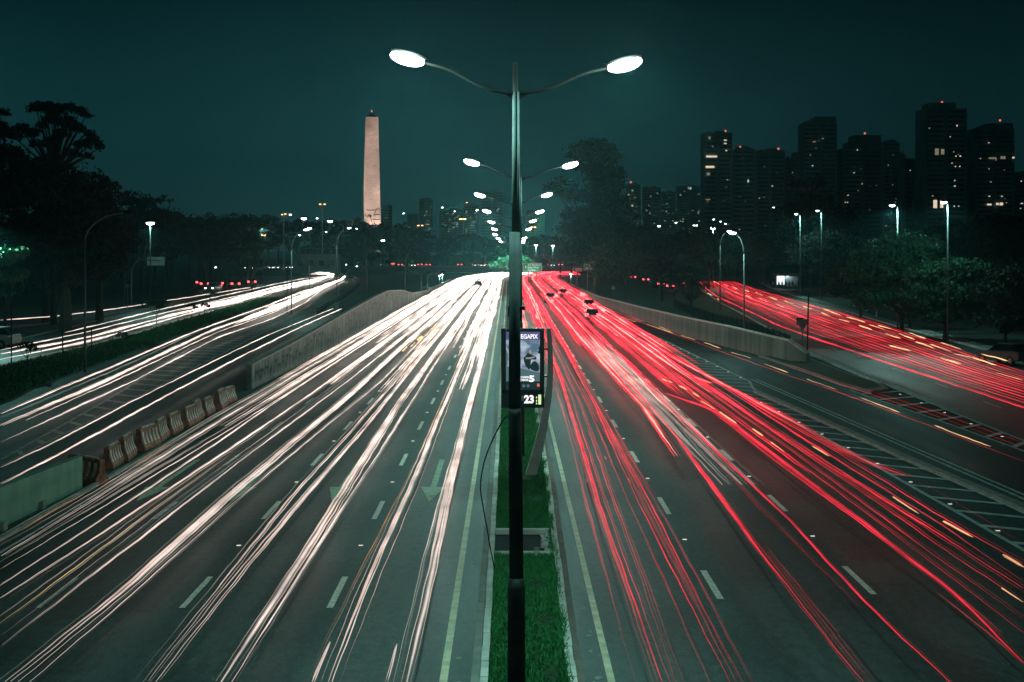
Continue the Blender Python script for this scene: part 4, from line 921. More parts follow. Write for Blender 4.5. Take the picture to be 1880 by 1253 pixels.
pxtree('lit_tree', 1655, 128, [(1650, 452, 46, 24), (1612, 470, 42, 24), (1690, 460, 44, 28), (1640, 500, 70, 40), (1590, 505, 36, 30), (1700, 500, 50, 36), (1640, 555, 70, 34), (1700, 560, 50, 30)], 30000, .17, 'rounded green tree lit by the starry lamp post on the right', m='leaf_mid', seed=61, trunk=.2)
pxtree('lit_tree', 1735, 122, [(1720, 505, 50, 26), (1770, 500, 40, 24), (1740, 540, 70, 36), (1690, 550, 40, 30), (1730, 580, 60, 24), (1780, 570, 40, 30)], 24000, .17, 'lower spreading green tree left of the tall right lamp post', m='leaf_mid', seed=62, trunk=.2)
pxtree('bush', 1845, 118, [(1850, 510, 40, 22), (1835, 540, 50, 30), (1880, 530, 40, 30), (1870, 570, 40, 26), (1830, 590, 46, 24), (1880, 600, 40, 24)], 16000, .17, 'green bush crowding the right edge of the picture', m='leaf', seed=63, trunk=.15, cat='bush')
pxtree('dark_tree', 1770, 200, [(1740, 425, 40, 24), (1790, 420, 44, 20), (1840, 418, 46, 22), (1800, 460, 90, 40), (1880, 440, 50, 40)], 16000, .28, 'wide black tree belt crown behind the tall right lamp post', m='leaf_black', seed=64, trunk=.4)
pxtree('bush', 1580, 165, [(1560, 510, 40, 26), (1545, 540, 30, 18), (1590, 540, 40, 20)], 9000, .2, 'dark bush left of the rounded lit tree', m='leaf', seed=65, trunk=.15, cat='bush')
pxtree('bush', 1670, 140, [(1660, 560, 50, 24), (1620, 560, 40, 20), (1720, 575, 50, 16)], 9000, .2, 'low dark hedge bush beneath the rounded lit tree', m='leaf', seed=66, trunk=.15, cat='bush')
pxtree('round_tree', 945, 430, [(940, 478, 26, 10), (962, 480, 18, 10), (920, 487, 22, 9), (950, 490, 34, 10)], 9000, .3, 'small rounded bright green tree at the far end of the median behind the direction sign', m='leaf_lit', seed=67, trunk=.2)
spot('lamp_light', lamp_objs[8], (0, 188, 17), 60000, size=80)  # added spot without a fixture, brightens the round tree far beyond this lamp
# bare pruned tree, a fan of branches
X, Y, _ = G(1269, 562); o = empty('bare_tree', (X, Y, 0), 'bare pruned tree with a fan of thin branches against the red trails', 'tree')
b = MB(); b.tube([(0, 0, -.2), (0, 0, .8)], [.28, .22], 8)
g = random.Random(4)
for i in range(26):
    a = math.radians(-68 + 136 * i / 25 + g.uniform(-4, 4)); l = g.uniform(2.2, 3.6); t = g.uniform(-.5, .5)
    p1 = Vector((math.sin(a) * l * .35, t * .4, .8 + math.cos(a) * l * .35 - .05)); p2 = Vector((math.sin(a * .85) * l * .8, t, .7 + math.cos(a * .85) * l)); p3 = p2 + Vector((g.uniform(-.3, .3), g.uniform(-.2, .2), .6))
    b.tube([(0, 0, .6), p1, p2, p3], [.09, .06, .035, .015], 5)
    q = p1.lerp(p2, .5); b.tube([q, q + Vector((g.uniform(-.7, .7), g.uniform(-.4, .4), g.uniform(.5, 1.1)))], [.035, .012], 4)
b.build('trunk', M['bark'], o)
V, cc = leaves([(0, 0, 2.6, 3.2, 1.2, 1.2)], 700, .13, 9, 7); me = fast_mesh('crown', V, 4); me.materials.append(M['leaf_black']); c = bpy.data.objects.new('crown', me); C.objects.link(c); c.parent = o
# saplings on the grass strip
for i, (px, base, top, lb) in enumerate([(287, 612, 548, 'young sapling with a wide little crown on the left grass strip'), (352, 591, 556, 'tiny forked sapling second on the left grass strip'), (375, 584, 556, 'thin stick sapling third on the left grass strip'), (49, 690, 625, 'wind-bent sapling at the left end of the grass strip'), (226, 640, 612, 'thin sapling between the far post and the wide-crowned sapling'), (385, 570, 530, 'leafy sapling before the red parked vehicles')]):
    X, Y, _ = G(px, base); h = H0 - (top - VY) * Y / F
    tree('sapling', (X, Y, 0), [(0, 0, h * .85, .55 if i not in (0, 5) else 1.5, .5, .25), (.4, 0, h * .75, .4, .4, .2)], 260 if i not in (0, 5) else 1100, .11, lb, 'sapling', 'leaf', trunk=.04, seed=70 + i, nb=4, clump=10)
# belts of far trees, every tree its own object
protos = []
for k in range(4):
    g = random.Random(100 + k); bl = [(g.uniform(-3, 3), g.uniform(-2, 2), g.uniform(5.5, 9.5), g.uniform(2.2, 3.6), g.uniform(2, 3), g.uniform(1.6, 2.8)) for _ in range(6)]
    protos.append(bl)
pm = [None] * 4
def belt(x0, x1, Y, top, n, label, group, m=None):
    for i in range(n):
        k = rnd.randrange(4); px = x0 + (x1 - x0) * (i + rnd.uniform(.1, .9)) / n; y = Y * rnd.uniform(.95, 1.07)
        tz = H0 - (np.interp(px, [t[0] for t in top], [t[1] for t in top]) + rnd.uniform(-3, 7) - VY) * y / F
        loc = ((px - VX) * y / F, y, 0)
        if pm[k] is None: pm[k] = tree('far_tree', loc, protos[k], 3600, .34, label, 'tree', 'leaf_black', .25, 100 + k, group, nb=6); pm[k].location = loc; o = pm[k]; o.scale = (tz / 11.6,) * 3
        else: copy_tree(pm[k], loc, rz=rnd.uniform(0, 6.28), label=label, group=group, scale=(tz / 11.6 * rnd.uniform(1.0, 1.4), tz / 11.6, tz / 11.6))
belt(215, 450, 330, [(215, 360), (300, 385), (340, 396), (450, 398)], 12, 'dark background tree in the belt between the left dome and the bend lamps', 'left background trees')
belt(430, 640, 640, [(430, 398), (560, 396), (640, 388), (670, 405)], 11, 'far hazy dark tree in the belt left of the obelisk', 'trees left of the obelisk')
belt(640, 770, 570, [(640, 404), (690, 408), (740, 404), (770, 418)], 8, 'far hazy dark tree at the foot of the obelisk', 'trees at the obelisk foot')
belt(740, 1020, 660, [(740, 412), (780, 424), (900, 430), (1020, 430)], 12, 'far hazy dark tree behind the road bridge', 'trees behind the road bridge')
belt(560, 930, 560, [(560, 440), (700, 450), (930, 460)], 16, 'low dark tree between the obelisk and the bridge traffic', 'low trees before the bridge')
belt(1130, 1420, 380, [(1130, 400), (1200, 425), (1300, 425), (1420, 425)], 12, 'dark background tree below the small towers on the right', 'right background trees')
belt(1500, 1900, 320, [(1500, 430), (1600, 425), (1700, 415), (1900, 400)], 14, 'dark background tree below the tall towers on the right', 'trees below the tall towers')
belt(1000, 1130, 420, [(1000, 430), (1130, 430)], 6, 'dark background tree behind the eucalyptus', 'trees behind the eucalyptus')

# ------------------------------------------------------------------ towers
M['tower'] = mat('tower_render', (.20, .27, .26), .85, noise=.3, nscale=.12, det=6)
M['tower2'] = mat('tower_render_pale', (.28, .36, .35), .85, noise=.25, nscale=.1, det=6)
M['tower3'] = mat('tower_render_dark', (.13, .18, .175), .85, noise=.3, nscale=.1, det=6)
M['slab'] = mat('balcony_slab', (.36, .44, .42), .8, noise=.2, nscale=.3)
M['wglass'] = mat('dark_window', (.012, .018, .02), .15)
M['lit'] = emis('lit_window', (1.0, .80, .58), 1.1, 'NONE'); M['lit_g'] = emis('lit_window_cool', (.8, 1.0, .88), .8, 'NONE'); M['lit_d'] = emis('lit_window_dim', (.75, .62, .42), .35, 'NONE')
def tower(x0, x1, top, Y, label, mt='tower', bal='both', lit=(), beacon=None, steps=(), nlit=3, seed=1, cols=None):
    k = Y / F; w = (x1 - x0) * k; X = ((x0 + x1) / 2 - VX) * k; h = H0 + (VY - top) * k; dep = w * .8
    o = empty('apartment_tower', (X, Y, 0), label, 'tower'); g = random.Random(seed)
    b = MB(); b.box((0, dep / 2, h / 2), (w, dep, h)); 
    for sx0, sx1, st in steps:                     # set-back upper parts, in pixels
        a = (sx0 - VX) * k - X; c = (sx1 - VX) * k - X; hh = H0 + (VY - st) * k; b.box(((a + c) / 2, dep / 2 + .3, (h + hh) / 2), (c - a, dep * .8, hh - h))
    b.box((w * .1, dep * .5, h + 1.2), (w * .35, dep * .4, 2.4)); b.box((-w * .28, dep * .4, h + .8), (w * .15, dep * .2, 1.6))
    for s_ in (-.5, -.03, .47): b.box((w * s_ + .25, -.35, h / 2), (.9, .7, h))
    body = b.build('body', M[mt], o)
    fl = 3.1; nf = int((h - 4) / fl); nc = cols or max(3, int(w / 3.6))
    def rows(nm, boxes, m_):
        first = None
        for f_ in range(nf):
            z = 4 + f_ * fl
            if first is None:
                b = MB()
                for c_, d_ in boxes: b.box(c_, d_)
                first = b.build(nm, M[m_], o); first.location = (0, 0, z)
            else:
                q_ = first.copy(); C.objects.link(q_); q_.parent = o; q_.location = (0, 0, z)
    if nf > 0:
        wseg = [(-.44, -.06), (.06, .44)] if bal != 'none' or w > 20 else [(-.42, .42)]
        for a_, c_ in wseg: rows('window_band', [((w * (a_ + c_) / 2, -.012, 1.45), (w * (c_ - a_), .05, 1.25))], 'wglass')
        if bal in ('both', 'left'): rows('balcony', [((-w * .27, -.75, .45), (w * .40, 1.4, .95 if seed % 2 else .55))], 'slab')
        if bal in ('both', 'right'): rows('balcony', [((w * .27, -.75, .45), (w * .40, 1.4, .95 if seed % 2 else .55))], 'slab')
    b3 = MB(); b3.box((0, dep / 2, h + .25), (w + .5, dep + .5, .5)); b3.build('parapet', M['slab'], o) if not steps else None
    LW = [(px, py, pw, ph, mm) for px, py, pw, ph, mm in lit]
    for _ in range(nlit * 2 + 3): LW.append((x0 + (x1 - x0) * g.uniform(.1, .9), top + (430 - top) * g.uniform(.1, .95), g.uniform(1.2, 2.6), g.uniform(1, 1.6), g.choice(['lit', 'lit_g', 'lit_d'])))
    for px, py, pw, ph, mm in LW:
        b = MB(); b.box(((px - VX) * k - X, -1.52 if bal != 'none' else -.06, H0 + (VY - py) * k), (pw * k, .06, ph * k)); b.build('lit_window', M[mm], o)
    if beacon:
        bx = (beacon[0] - VX) * k - X; bz = H0 + (VY - beacon[1]) * k; hb = h + 1
        b = MB(); b.tube([(bx, dep / 2, hb - 1.5), (bx, dep / 2, bz)], .12, 5); a = b.build('mast', M['pole_dark'], o)
        b = MB(); b.ell((bx, dep / 2, bz + .4), (.8 * k / .4,) * 3, seg=8, rings=5); b.build('beacon', M['beacon'], a)
    return o
Lt, Lg, Ld = 'lit', 'lit_g', 'lit_d'
tower(1292, 1344, 246, 1000, 'slender tower leftmost of the tall ones, with two glowing strip windows at mid height', 'tower', 'both', [(1306, 288, 20, 3.4, Lt), (1303, 307, 16, 4, Lt), (1331, 258, 5, 2, Lt), (1331, 264, 5, 2, Lt), (1302, 254, 4, 5, Ld), (1300, 320, 6, 5, Ld), (1333, 277, 3, 2, Lt), (1299, 367, 8, 2, Ld)], (1335, 240), nlit=2, seed=2)
tower(1346, 1385, 274, 960, 'curved-top dim tower just right of the one with strip windows', 'tower', 'both', [(1373, 333, 2.5, 5, Lg)], (1362, 270), steps=[(1352, 1380, 271)], nlit=1, seed=3)
tower(1388, 1441, 278, 1060, 'flat-topped dim tower with vertical bays left of the tall stepped tower', 'tower', 'none', [(1418, 342, 3, 1.5, Lt)], (1433, 273), nlit=1, seed=4)
tower(1441, 1475, 291, 1150, 'plain dark block tucked against the tall stepped tower', 'tower3', 'none', [], None, steps=[(1458, 1475, 280)], nlit=1, seed=5)
tower(1475, 1536, 226, 1000, 'tall tower with a stepped curved crown and balconies on its left', 'tower', 'left', [(1494, 261, 6, 2, Ld), (1491, 305, 3, 2, Lg)], None, steps=[(1483, 1536, 221), (1497, 1536, 214)], nlit=1, seed=7)
tower(1548, 1620, 272, 1000, 'broad stepped tower with red beacon in the middle of the skyline', 'tower3', 'left', [(1573, 276, 2, 2, Lt), (1556, 359, 2, 1.6, Lt), (1551, 372, 1.6, 1.6, Lt), (1555, 372, 1.6, 1.6, Lt)], (1595, 244), steps=[(1560, 1620, 260), (1570, 1620, 248)], nlit=2, seed=9)
tower(1622, 1651, 262, 1100, 'narrow pale tower right of the broad stepped tower', 'tower2', 'none', [(1640, 285, 2, 1, Ld)], (1639, 259), steps=[(1628, 1648, 258)], nlit=1, seed=10)
tower(1652, 1662, 284, 1120, 'very thin slab beside the narrow pale tower', 'tower2', 'none', [], None, nlit=0, seed=11)
tower(1662, 1694, 300, 950, 'short black tower between the pale slab and the tallest tower', 'tower3', 'none', [], None, steps=[(1664, 1680, 291)], nlit=0, seed=12)
tower(1698, 1775, 199, 900, 'tallest widest tower of the skyline, with big lit windows low down', 'tower2', 'none', [(1720, 279, 7, 12, Ld), (1731, 279, 7, 10, Ld), (1717, 375, 7, 15, Lt), (1729, 375, 6, 14, Lt), (1757, 231, 2.5, 2.5, Lt), (1763, 287, 3, 2, Lt), (1755, 287, 2, 2, Lt), (1754, 306, 2, 2, Lt), (1762, 306, 2, 2, Lt), (1753, 342, 2.5, 2, Lt), (1753, 332, 2, 2, Lt), (1752, 379, 2.5, 2.5, Lg), (1760, 379, 2, 2, Lg)], (1739, 186), steps=[(1709, 1757, 188)], nlit=2, seed=14)
tower(1776, 1793, 252, 1050, 'narrow dim block wedged between the two rightmost tall towers', 'tower3', 'none', [(1774, 364, 2, 2, Lg)], None, nlit=1, seed=15)
tower(1790, 1862, 236, 950, 'rightmost tall tower with an arched roof frame and a few amber windows', 'tower', 'right', [(1840, 290, 9, 5, Ld), (1859, 290, 4, 3, Lt), (1821, 291, 14, 3, Ld), (1830, 375, 5, 4, Lt), (1837, 375, 6, 5, Lt), (1815, 376, 8, 3, Lt), (1815, 361, 3, 2, Lg), (1838, 361, 3, 2, Lg)], (1846, 220), steps=[(1818, 1862, 226)], nlit=3, seed=16)
tower(1863, 1900, 320, 1000, 'low tower cut off by the right edge with scattered small lights', 'tower3', 'none', [(1875, 333, 2, 2, Lt), (1876, 374, 4, 2, Lg), (1861, 364, 2, 2, Lg)], None, nlit=4, seed=17)
tower(1151, 1176, 340, 1500, 'distant lit tower directly right of the eucalyptus crown', 'tower2', 'none', [(1154, 358, 5, 2, Lt), (1155, 366, 5, 2, Lt), (1160, 378, 5, 3, Lt), (1161, 350, 3, 2, Lg)], (1159, 335), nlit=5, seed=18)
tower(1181, 1213, 345, 1600, 'distant dim block second right of the eucalyptus', 'tower2', 'none', [], None, steps=[], nlit=2, seed=19)
tower(1214, 1240, 353, 1650, 'distant dim block third right of the eucalyptus', 'tower', 'none', [], None, nlit=2, seed=20)
tower(1244, 1288, 343, 1700, 'distant wide block with a lit roof sign just left of the strip-window tower', 'tower', 'none', [(1266, 346, 6, 4, Lg)], None, nlit=6, seed=21)
tower(770, 794, 366, 1900, 'faint distant tower standing tallest right of the obelisk', 'tower2', 'none', [], None, nlit=6, seed=22)
tower(702, 719, 379, 1500, 'faint low block touching the right side of the obelisk', 'tower', 'none', [(703, 381, 1.5, 1.5, Lg)], None, nlit=0, seed=23)
tower(748, 768, 394, 2000, 'faint low block left of the faint distant tower', 'tower2', 'none', [], None, nlit=2, seed=24)
tower(806, 850, 386, 1900, 'faint wide block behind the glowing orange lamp', 'tower2', 'none', [], None, nlit=12, seed=25)
tower(852, 880, 378, 1800, 'faint block between the orange lamp and the median lamps', 'tower2', 'none', [], None, nlit=9, seed=26)
tower(882, 925, 352, 1500, 'hazy dark block right behind the left heads of the median lamps', 'tower', 'none', [(915, 384, 2, 2, Lg), (913, 387, 2, 2, Lg), (875, 384, 2, 1, Lt)], None, nlit=3, seed=27)
tower(966, 1000, 388, 1800, 'hazy low block between the nearest pole and the eucalyptus', 'tower2', 'none', [], None, nlit=4, seed=28)

# ------------------------------------------------------------------ obelisk
YO = 667; kO = YO / F
M['ob'] = mat('obelisk_marble', (.40, .34, .30), .8, col2=(.66, .56, .50), nscale=.9, det=12, stretch=(.6, .6, 3.5))
X = (682.5 - VX) * kO; ob_ = empty('obelisk', (X, YO, 0), 'tall pale floodlit obelisk monument rising above the left trees', 'monument', rz=math.radians(9.5))
zt = H0 + (VY - 216) * kO; hb, ht = 4.35, 2.85
b = MB(); v = [(-hb, -hb, 2), (hb, -hb, 2), (hb, hb, 2), (-hb, hb, 2), (-ht, -ht, zt), (ht, -ht, zt), (ht, ht, zt), (-ht, ht, zt)]
b.add(v, [(0, 1, 5, 4), (1, 2, 6, 5), (2, 3, 7, 6), (3, 0, 4, 7), (0, 3, 2, 1), (4, 5, 6, 7)]); b.build('shaft', M['ob'], ob_)
b = MB(); v = [(-ht, -ht, zt + .01), (ht, -ht, zt + .01), (ht, ht, zt + .01), (-ht, ht, zt + .01), (0, 0, zt + 1.9)]; b.add(v, [(0, 1, 4), (1, 2, 4), (2, 3, 4), (3, 0, 4), (0, 3, 2, 1)]); b.build('pyramid_cap', M['gutter'], ob_)
b = MB(); b.tube([(0, 0, zt + 1.8), (0, 0, zt + 2.6)], .08, 6); q = b.build('mast', M['pole_dark'], ob_)
b = MB(); b.ell((0, 0, zt + 2.9), (.4, .4, .4), seg=8, rings=6); b.build('beacon', M['beacon'], q)
b = MB(); b.box((0, 0, 1.0), (14, 14, 2.0)); b.build('plinth', M['ob'], ob_)
M['relief'] = mat('relief_bronze', (.06, .055, .045), .7)
def face_pt(px, py):   # on the camera-side face
    z = H0 + (VY - py) * kO; t = (z - 2) / (zt - 2); hw = hb + (ht - hb) * t; return ((px - 681.5) * kO, -hw - .05, z)
b = MB()
for pl in ([(671, 386), (676, 387), (683, 386.5), (686, 386)], [(685, 393), (688, 387), (690, 384), (693, 383), (694.5, 384.5), (694, 387)], [(672, 400), (675, 396), (678, 395.5), (680, 399)], [(677, 397), (679, 403), (681, 408)], [(684, 395.5), (689, 394.5), (695, 395)], [(682, 403), (690, 404), (696, 403)]):
    b.tube([face_pt(*p) for p in pl], .22, 5)
b.build('relief', M['relief'], ob_)
for dx, dy, lz in ((-16, -52, 0), (16, -52, 0), (-50, -4, 0)):
    d = bpy.data.lights.new('floodlight', 'SPOT'); d.energy = 200000; d.color = (1.0, .74, .64); d.spot_size = math.radians(75); d.spot_blend = .9; d.shadow_soft_size = .6
    l = bpy.data.objects.new('floodlight', d); C.objects.link(l); l.parent = ob_; l.location = (dx, dy, 3); tgt = Vector((0, 0, 46)) - Vector((dx, dy, 3)); l.rotation_euler = tgt.to_track_quat('-Z', 'Y').to_euler()

# ------------------------------------------------------------------ road bridge at the far end
YB = 528; br = empty('road_bridge', (-14, YB, 0), 'low concrete road bridge crossing the avenue in the distance', 'bridge')
def bx_(px): return (px - VX) * YB / F + 14
def bz_(py): return H0 - (py - VY) * YB / F
b = MB(); b.box(((bx_(640) + bx_(1085)) / 2, 6, (bz_(491) + bz_(498.5)) / 2), (bx_(1085) - bx_(640), 13, bz_(491) - bz_(498.5))); b.build('deck', M['gutter'], br)
b = MB(); b.box(((bx_(640) + bx_(1085)) / 2, -.7, (bz_(488.5) + bz_(491.3)) / 2), (bx_(1085) - bx_(640), .25, bz_(488.5) - bz_(491.3))); b.build('parapet', M['concrete'], br)
for px in (770, 935, 1062):
    b = MB(); b.box((bx_(px), 6, -2.6), (1.2, 10, 5.2)); b.build('pier', M['gutter'], br)
b = MB(); b.tube([(bx_(820), -.9, bz_(500.5)), (bx_(940), -.9, bz_(500.5))], .1, 6); b.build('pipe', M['kerb'], br)
# concrete wall of the underpass bend on the left
X, Y, _ = G(575, 496.5)
o = empty('small_building', ((580 - VX) * 470 / F, 470, 0), 'low dim building with a pale flat canopy behind the side road bend', 'building')
b = MB(); b.box((0, 3, 3.2), (15, 6, 6.4)); b.build('wall', M['tower'], o); b = MB(); b.box((1, -1, 8.3), (16, 6, .35)); b.build('canopy', M['poledim'], o)
b = MB()
for k in range(4): b.box((-5.2 + k * 3.5, -.03, 3.4), (1.6, .06, 1.6))
b.build('window', M['wglass'], o)

# ------------------------------------------------------------------ vehicles
M['paintc'] = mat('car_paint_dark', (.12, .13, .14), .25, spec=.6); M['paintw'] = mat('car_paint_pale', (.35, .37, .38), .3); M['glass'] = mat('car_glass', (.01, .012, .014), .05); M['tyre'] = mat('tyre', (.01, .01, .01), .9); M['rim'] = mat('rim', (.3, .3, .3), .4, metal=.8)
def make_car(paint, heads_on, kind='car'):
    o = empty('car', (0, 0, 0), 'x', 'car')         # front towards +Y
    Lc, Wc = 4.1, 1.7
    st = [(-2.05, .45, .75, .80), (-2.0, .32, .92, .84), (-1.5, .25, .98, .85), (.9, .25, .92, .85), (1.75, .28, .78, .82), (2.05, .42, .62, .74)]
    b = MB(); v = []; f = []
    for y, z0, z1, hw in st: v += [(-hw, y, z0 + .08), (-hw * .92, y, z0), (hw * .92, y, z0), (hw, y, z0 + .08), (hw, y, z1 - .1), (hw * .88, y, z1), (-hw * .88, y, z1), (-hw, y, z1 - .1)]
    for i in range(len(st) - 1):
        for k in range(8): a = i * 8 + k; c = i * 8 + (k + 1) % 8; f.append((a, a + 8, c + 8, c))
    f += [tuple(range(8)), tuple(range(len(v) - 8, len(v)))[::-1]]; b.add(v, f)
    rt = 1.45 if kind == 'car' else 1.9
    b.add([(-.58, -1.35, rt), (.58, -1.35, rt), (.58, .1, rt), (-.58, .1, rt), (-.62, -1.3, rt - .05), (.62, -1.3, rt - .05), (.62, .15, rt - .05), (-.62, .15, rt - .05)], [(3, 2, 1, 0), (4, 5, 6, 7), (0, 1, 5, 4), (1, 2, 6, 5), (2, 3, 7, 6), (3, 0, 4, 7)])
    b.build('body', M[paint], o)
    b = MB(); b.add([(-.74, -1.9, .97), (.74, -1.9, .97), (.74, .85, .92), (-.74, .85, .92), (-.61, -1.34, rt - .05), (.61, -1.34, rt - .05), (.61, .12, rt - .05), (-.61, .12, rt - .05)], [(0, 3, 2, 1), (4, 5, 6, 7), (0, 1, 5, 4), (1, 2, 6, 5), (2, 3, 7, 6), (3, 0, 4, 7)]); b.build('window', M['glass'], o)
    for sx in (-1, 1):
        for sy in (-1.3, 1.3):
            b = MB(); b.tube([(sx * .66, sy, .31), (sx * .86, sy, .31)], .31, 14); w_ = b.build('wheel', M['tyre'], o)
            b = MB(); b.tube([(sx * .86, sy, .31), (sx * .872, sy, .31)], .18, 10); b.build('rim', M['rim'], w_)
        b = MB(); b.box((sx * .63, -2.045, .90), (.36, .16, .30)); b.build('tail_light', M['red'], o)
        b = MB(); b.ell((sx * .56, 2.02, .6), (.16, .07, .09), seg=10, rings=6); b.build('headlight', M['head'] if heads_on else M['glass'], o, smooth=True)
    return o
carA = make_car('paintc', False); carB = make_car('paintw', True)
uA = [False]; uB = [False]
def car(src, flag, loc, rz, label, group, scale=1.0):
    if not flag[0]: flag[0] = True; src.location = loc; src.rotation_euler = (0, 0, rz); src['label'] = label; src['group'] = group; src.scale = (scale,) * 3; return src
    return copy_tree(src, loc, rz=rz, label=label, group=group, scale=scale)
q = 'cars queueing between the red trails'
for px, py, lb in ((1010, 556, 'dark car in the thick cluster of the red queue nearest the pole'), (1033, 547, 'car in the second red cluster right of the thick one'), (1080, 571, 'dark car alone between two red streams with one bright tail light'), (1086, 592, 'big pale-roofed car before the hatching among red trails'), ):
    X, Y, _ = G(px, py); car(carA, uA, (X, Y, .01), .0, lb, q)
for px, py, lb in ((878, 530, 'dark car among the white trails at the far left lanes'),):
    X, Y, _ = G(px, py); car(carA, uA, (X, Y, .01), math.pi, lb, 'dark cars between the white trails')
q = 'vehicles parked by the far left road'
for i, (px, py, a, lb) in enumerate(((362, 527, .5, 'parked car with red lights, leftmost of the group under the left trees'), (374, 530, .3, 'parked car with red lights second in the group under the left trees'), (402, 529, .2, 'parked car with the brightest red lights in the group under the left trees'), (428, 530, .4, 'dark parked car between the two red-lit ones under the left trees'), (460, 526, .3, 'parked car with red lights, rightmost of the group under the left trees'))):
    X, Y, _ = G(px, py); car(carA, uA, (X, Y, .01), a, lb, q, 1.15)
X, Y, _ = G(391, 536); car(carB, uB, (X, Y, .01), math.pi - .1, 'car facing the camera with two bright headlights under the left trees', 'cars with headlights on', 1.2)
for i, px in enumerate((457, 464, 472, 484, 497, 505, 513, 521, 529, 540, 556, 566)):
    Y = 560 + i * 2; car(carB, uB, ((px - VX) * Y / F, Y, .0), math.pi + rnd.uniform(-.3, .3), 'oncoming car with bright headlights in the far line at the left bend', 'far line of headlights at the left bend', 1.1)
bzt = bz_(491)
for i, (px, hd, lb) in enumerate(((733, 1, 'car with a red and a white light near the left end of the bridge'), (757, 0, 'car with pale headlights on the bridge left of the paired lamps'), (769, 1, 'red-lit car on the bridge above the paired lamps'), (784, 1, 'second red-lit car on the bridge above the paired lamps'), (842, 1, 'car with a long red glow at the middle of the bridge'), (873, 0, 'car with headlights on the bridge right of the middle'), (884, 0, 'second car with headlights on the bridge right of the middle'), (892, 1, 'red-lit car on the bridge near the lit tree'), (906, 1, 'last red-lit car on the bridge before the lit tree'), (985, 1, 'red-lit car on the bridge just right of the nearest pole'), (1012, 0, 'car with headlights on the bridge above the green sign'), (1026, 1, 'red-lit car at the right end of the bridge'))):
    Y = YB + 4 + (i % 3) * 2.5; src, fl = (carA, uA) if hd else (carB, uB)
    car(src, fl, ((px - VX) * Y / F, Y, bzt + .01), (0.25 if hd else math.pi + .25), lb, None or 'cars crossing the bridge', 1.05)
van = make_car('paintw', True, 'van'); van.location = ((711 - VX) * (YB + 5) / F, YB + 5, bzt + .01); van.rotation_euler = (0, 0, 1.2); van['label'] = 'pale high-roofed van at the left end of the bridge'; van['category'] = 'van'; van.name = 'van'; van.scale = (1.2, 1.2, 1.4)
# waiting traffic behind the bare tree
for i, (px, py, lb) in enumerate(((1168, 527, 'far red-lit car leftmost behind the right verge trees'), (1192, 532, 'red-lit car second behind the right verge trees'), (1221, 541, 'red-lit car left of the bare fan tree'), (1238, 545, 'red-lit car immediately behind the bare fan tree'), (1256, 540, 'red-lit car behind the top of the bare fan tree'))):
    X, Y, _ = G(px, py - 12); car(carA, uA, (X, Y, .01), -.5, lb, 'cars behind the right verge trees')
X, Y, _ = G(22, 640); 
pc = copy_tree(carB, (X - 2, Y, .01), rz=1.5, label='pale parked car on the verge at the far left edge', group='cars with headlights on')
for c_ in list(kids(pc)):
    if c_.name.startswith('tail_light') or c_.name.startswith('headlight'): bpy.data.objects.remove(c_)
pc['group'] = 'parked cars on the left verge'
X, Y, _ = G(1845, 668)
pc = copy_tree(carA, (X, Y, .01), rz=.45, label='dark parked car beside the kerb at the right edge', group='vehicles parked by the right kerb')
for c_ in list(kids(pc)):
    if c_.name.startswith('tail_light'): bpy.data.objects.remove(c_)

# ------------------------------------------------------------------ bus stop and people
X, Y, _ = G(1446, 531); bs = empty('bus_shelter', (X, Y, 0), 'brightly lit bus shelter with waiting people on the right side road', 'bus shelter'); k = Y / F
b = MB(); b.box((0, 0, 3.0), (5.6, 2.0, .14)); b.build('roof', M['concrete'], bs)
for x in (-2.4, 2.4):
    for y_ in (-.7, .8): b = MB(); b.tube([(x, y_, 0), (x, y_, 2.95)], .06, 8); b.build('post', M['poledim'], bs)
b = MB(); b.box((0, .85, 1.6), (4.6, .04, 2.1)); b.build('back_panel', M['sign_back'], bs)
b = MB(); b.box((-1.3, .6, 1.75), (1.7, .14, 1.9)); fr_ = b.build('advert_frame', M['frame'], bs)
M['ad'] = emis('advert_light', (.85, .92, 1.0), 1.6); b = MB(); b.box((-1.3, .52, 1.75), (1.55, .03, 1.75)); b.build('advert_light', M['ad'], fr_)
b = MB(); b.box((1.0, .3, .45), (2.4, .4, .06)); b.box((.1, .3, .2), (.08, .3, .4)); b.box((1.9, .3, .2), (.08, .3, .4)); b.build('bench', M['poledim'], bs)
spot('lamp_light', bs, (0, 0, 2.8), 160, col=(.85, .95, 1))
M['skin'] = mat('skin', (.30, .18, .12), .6)
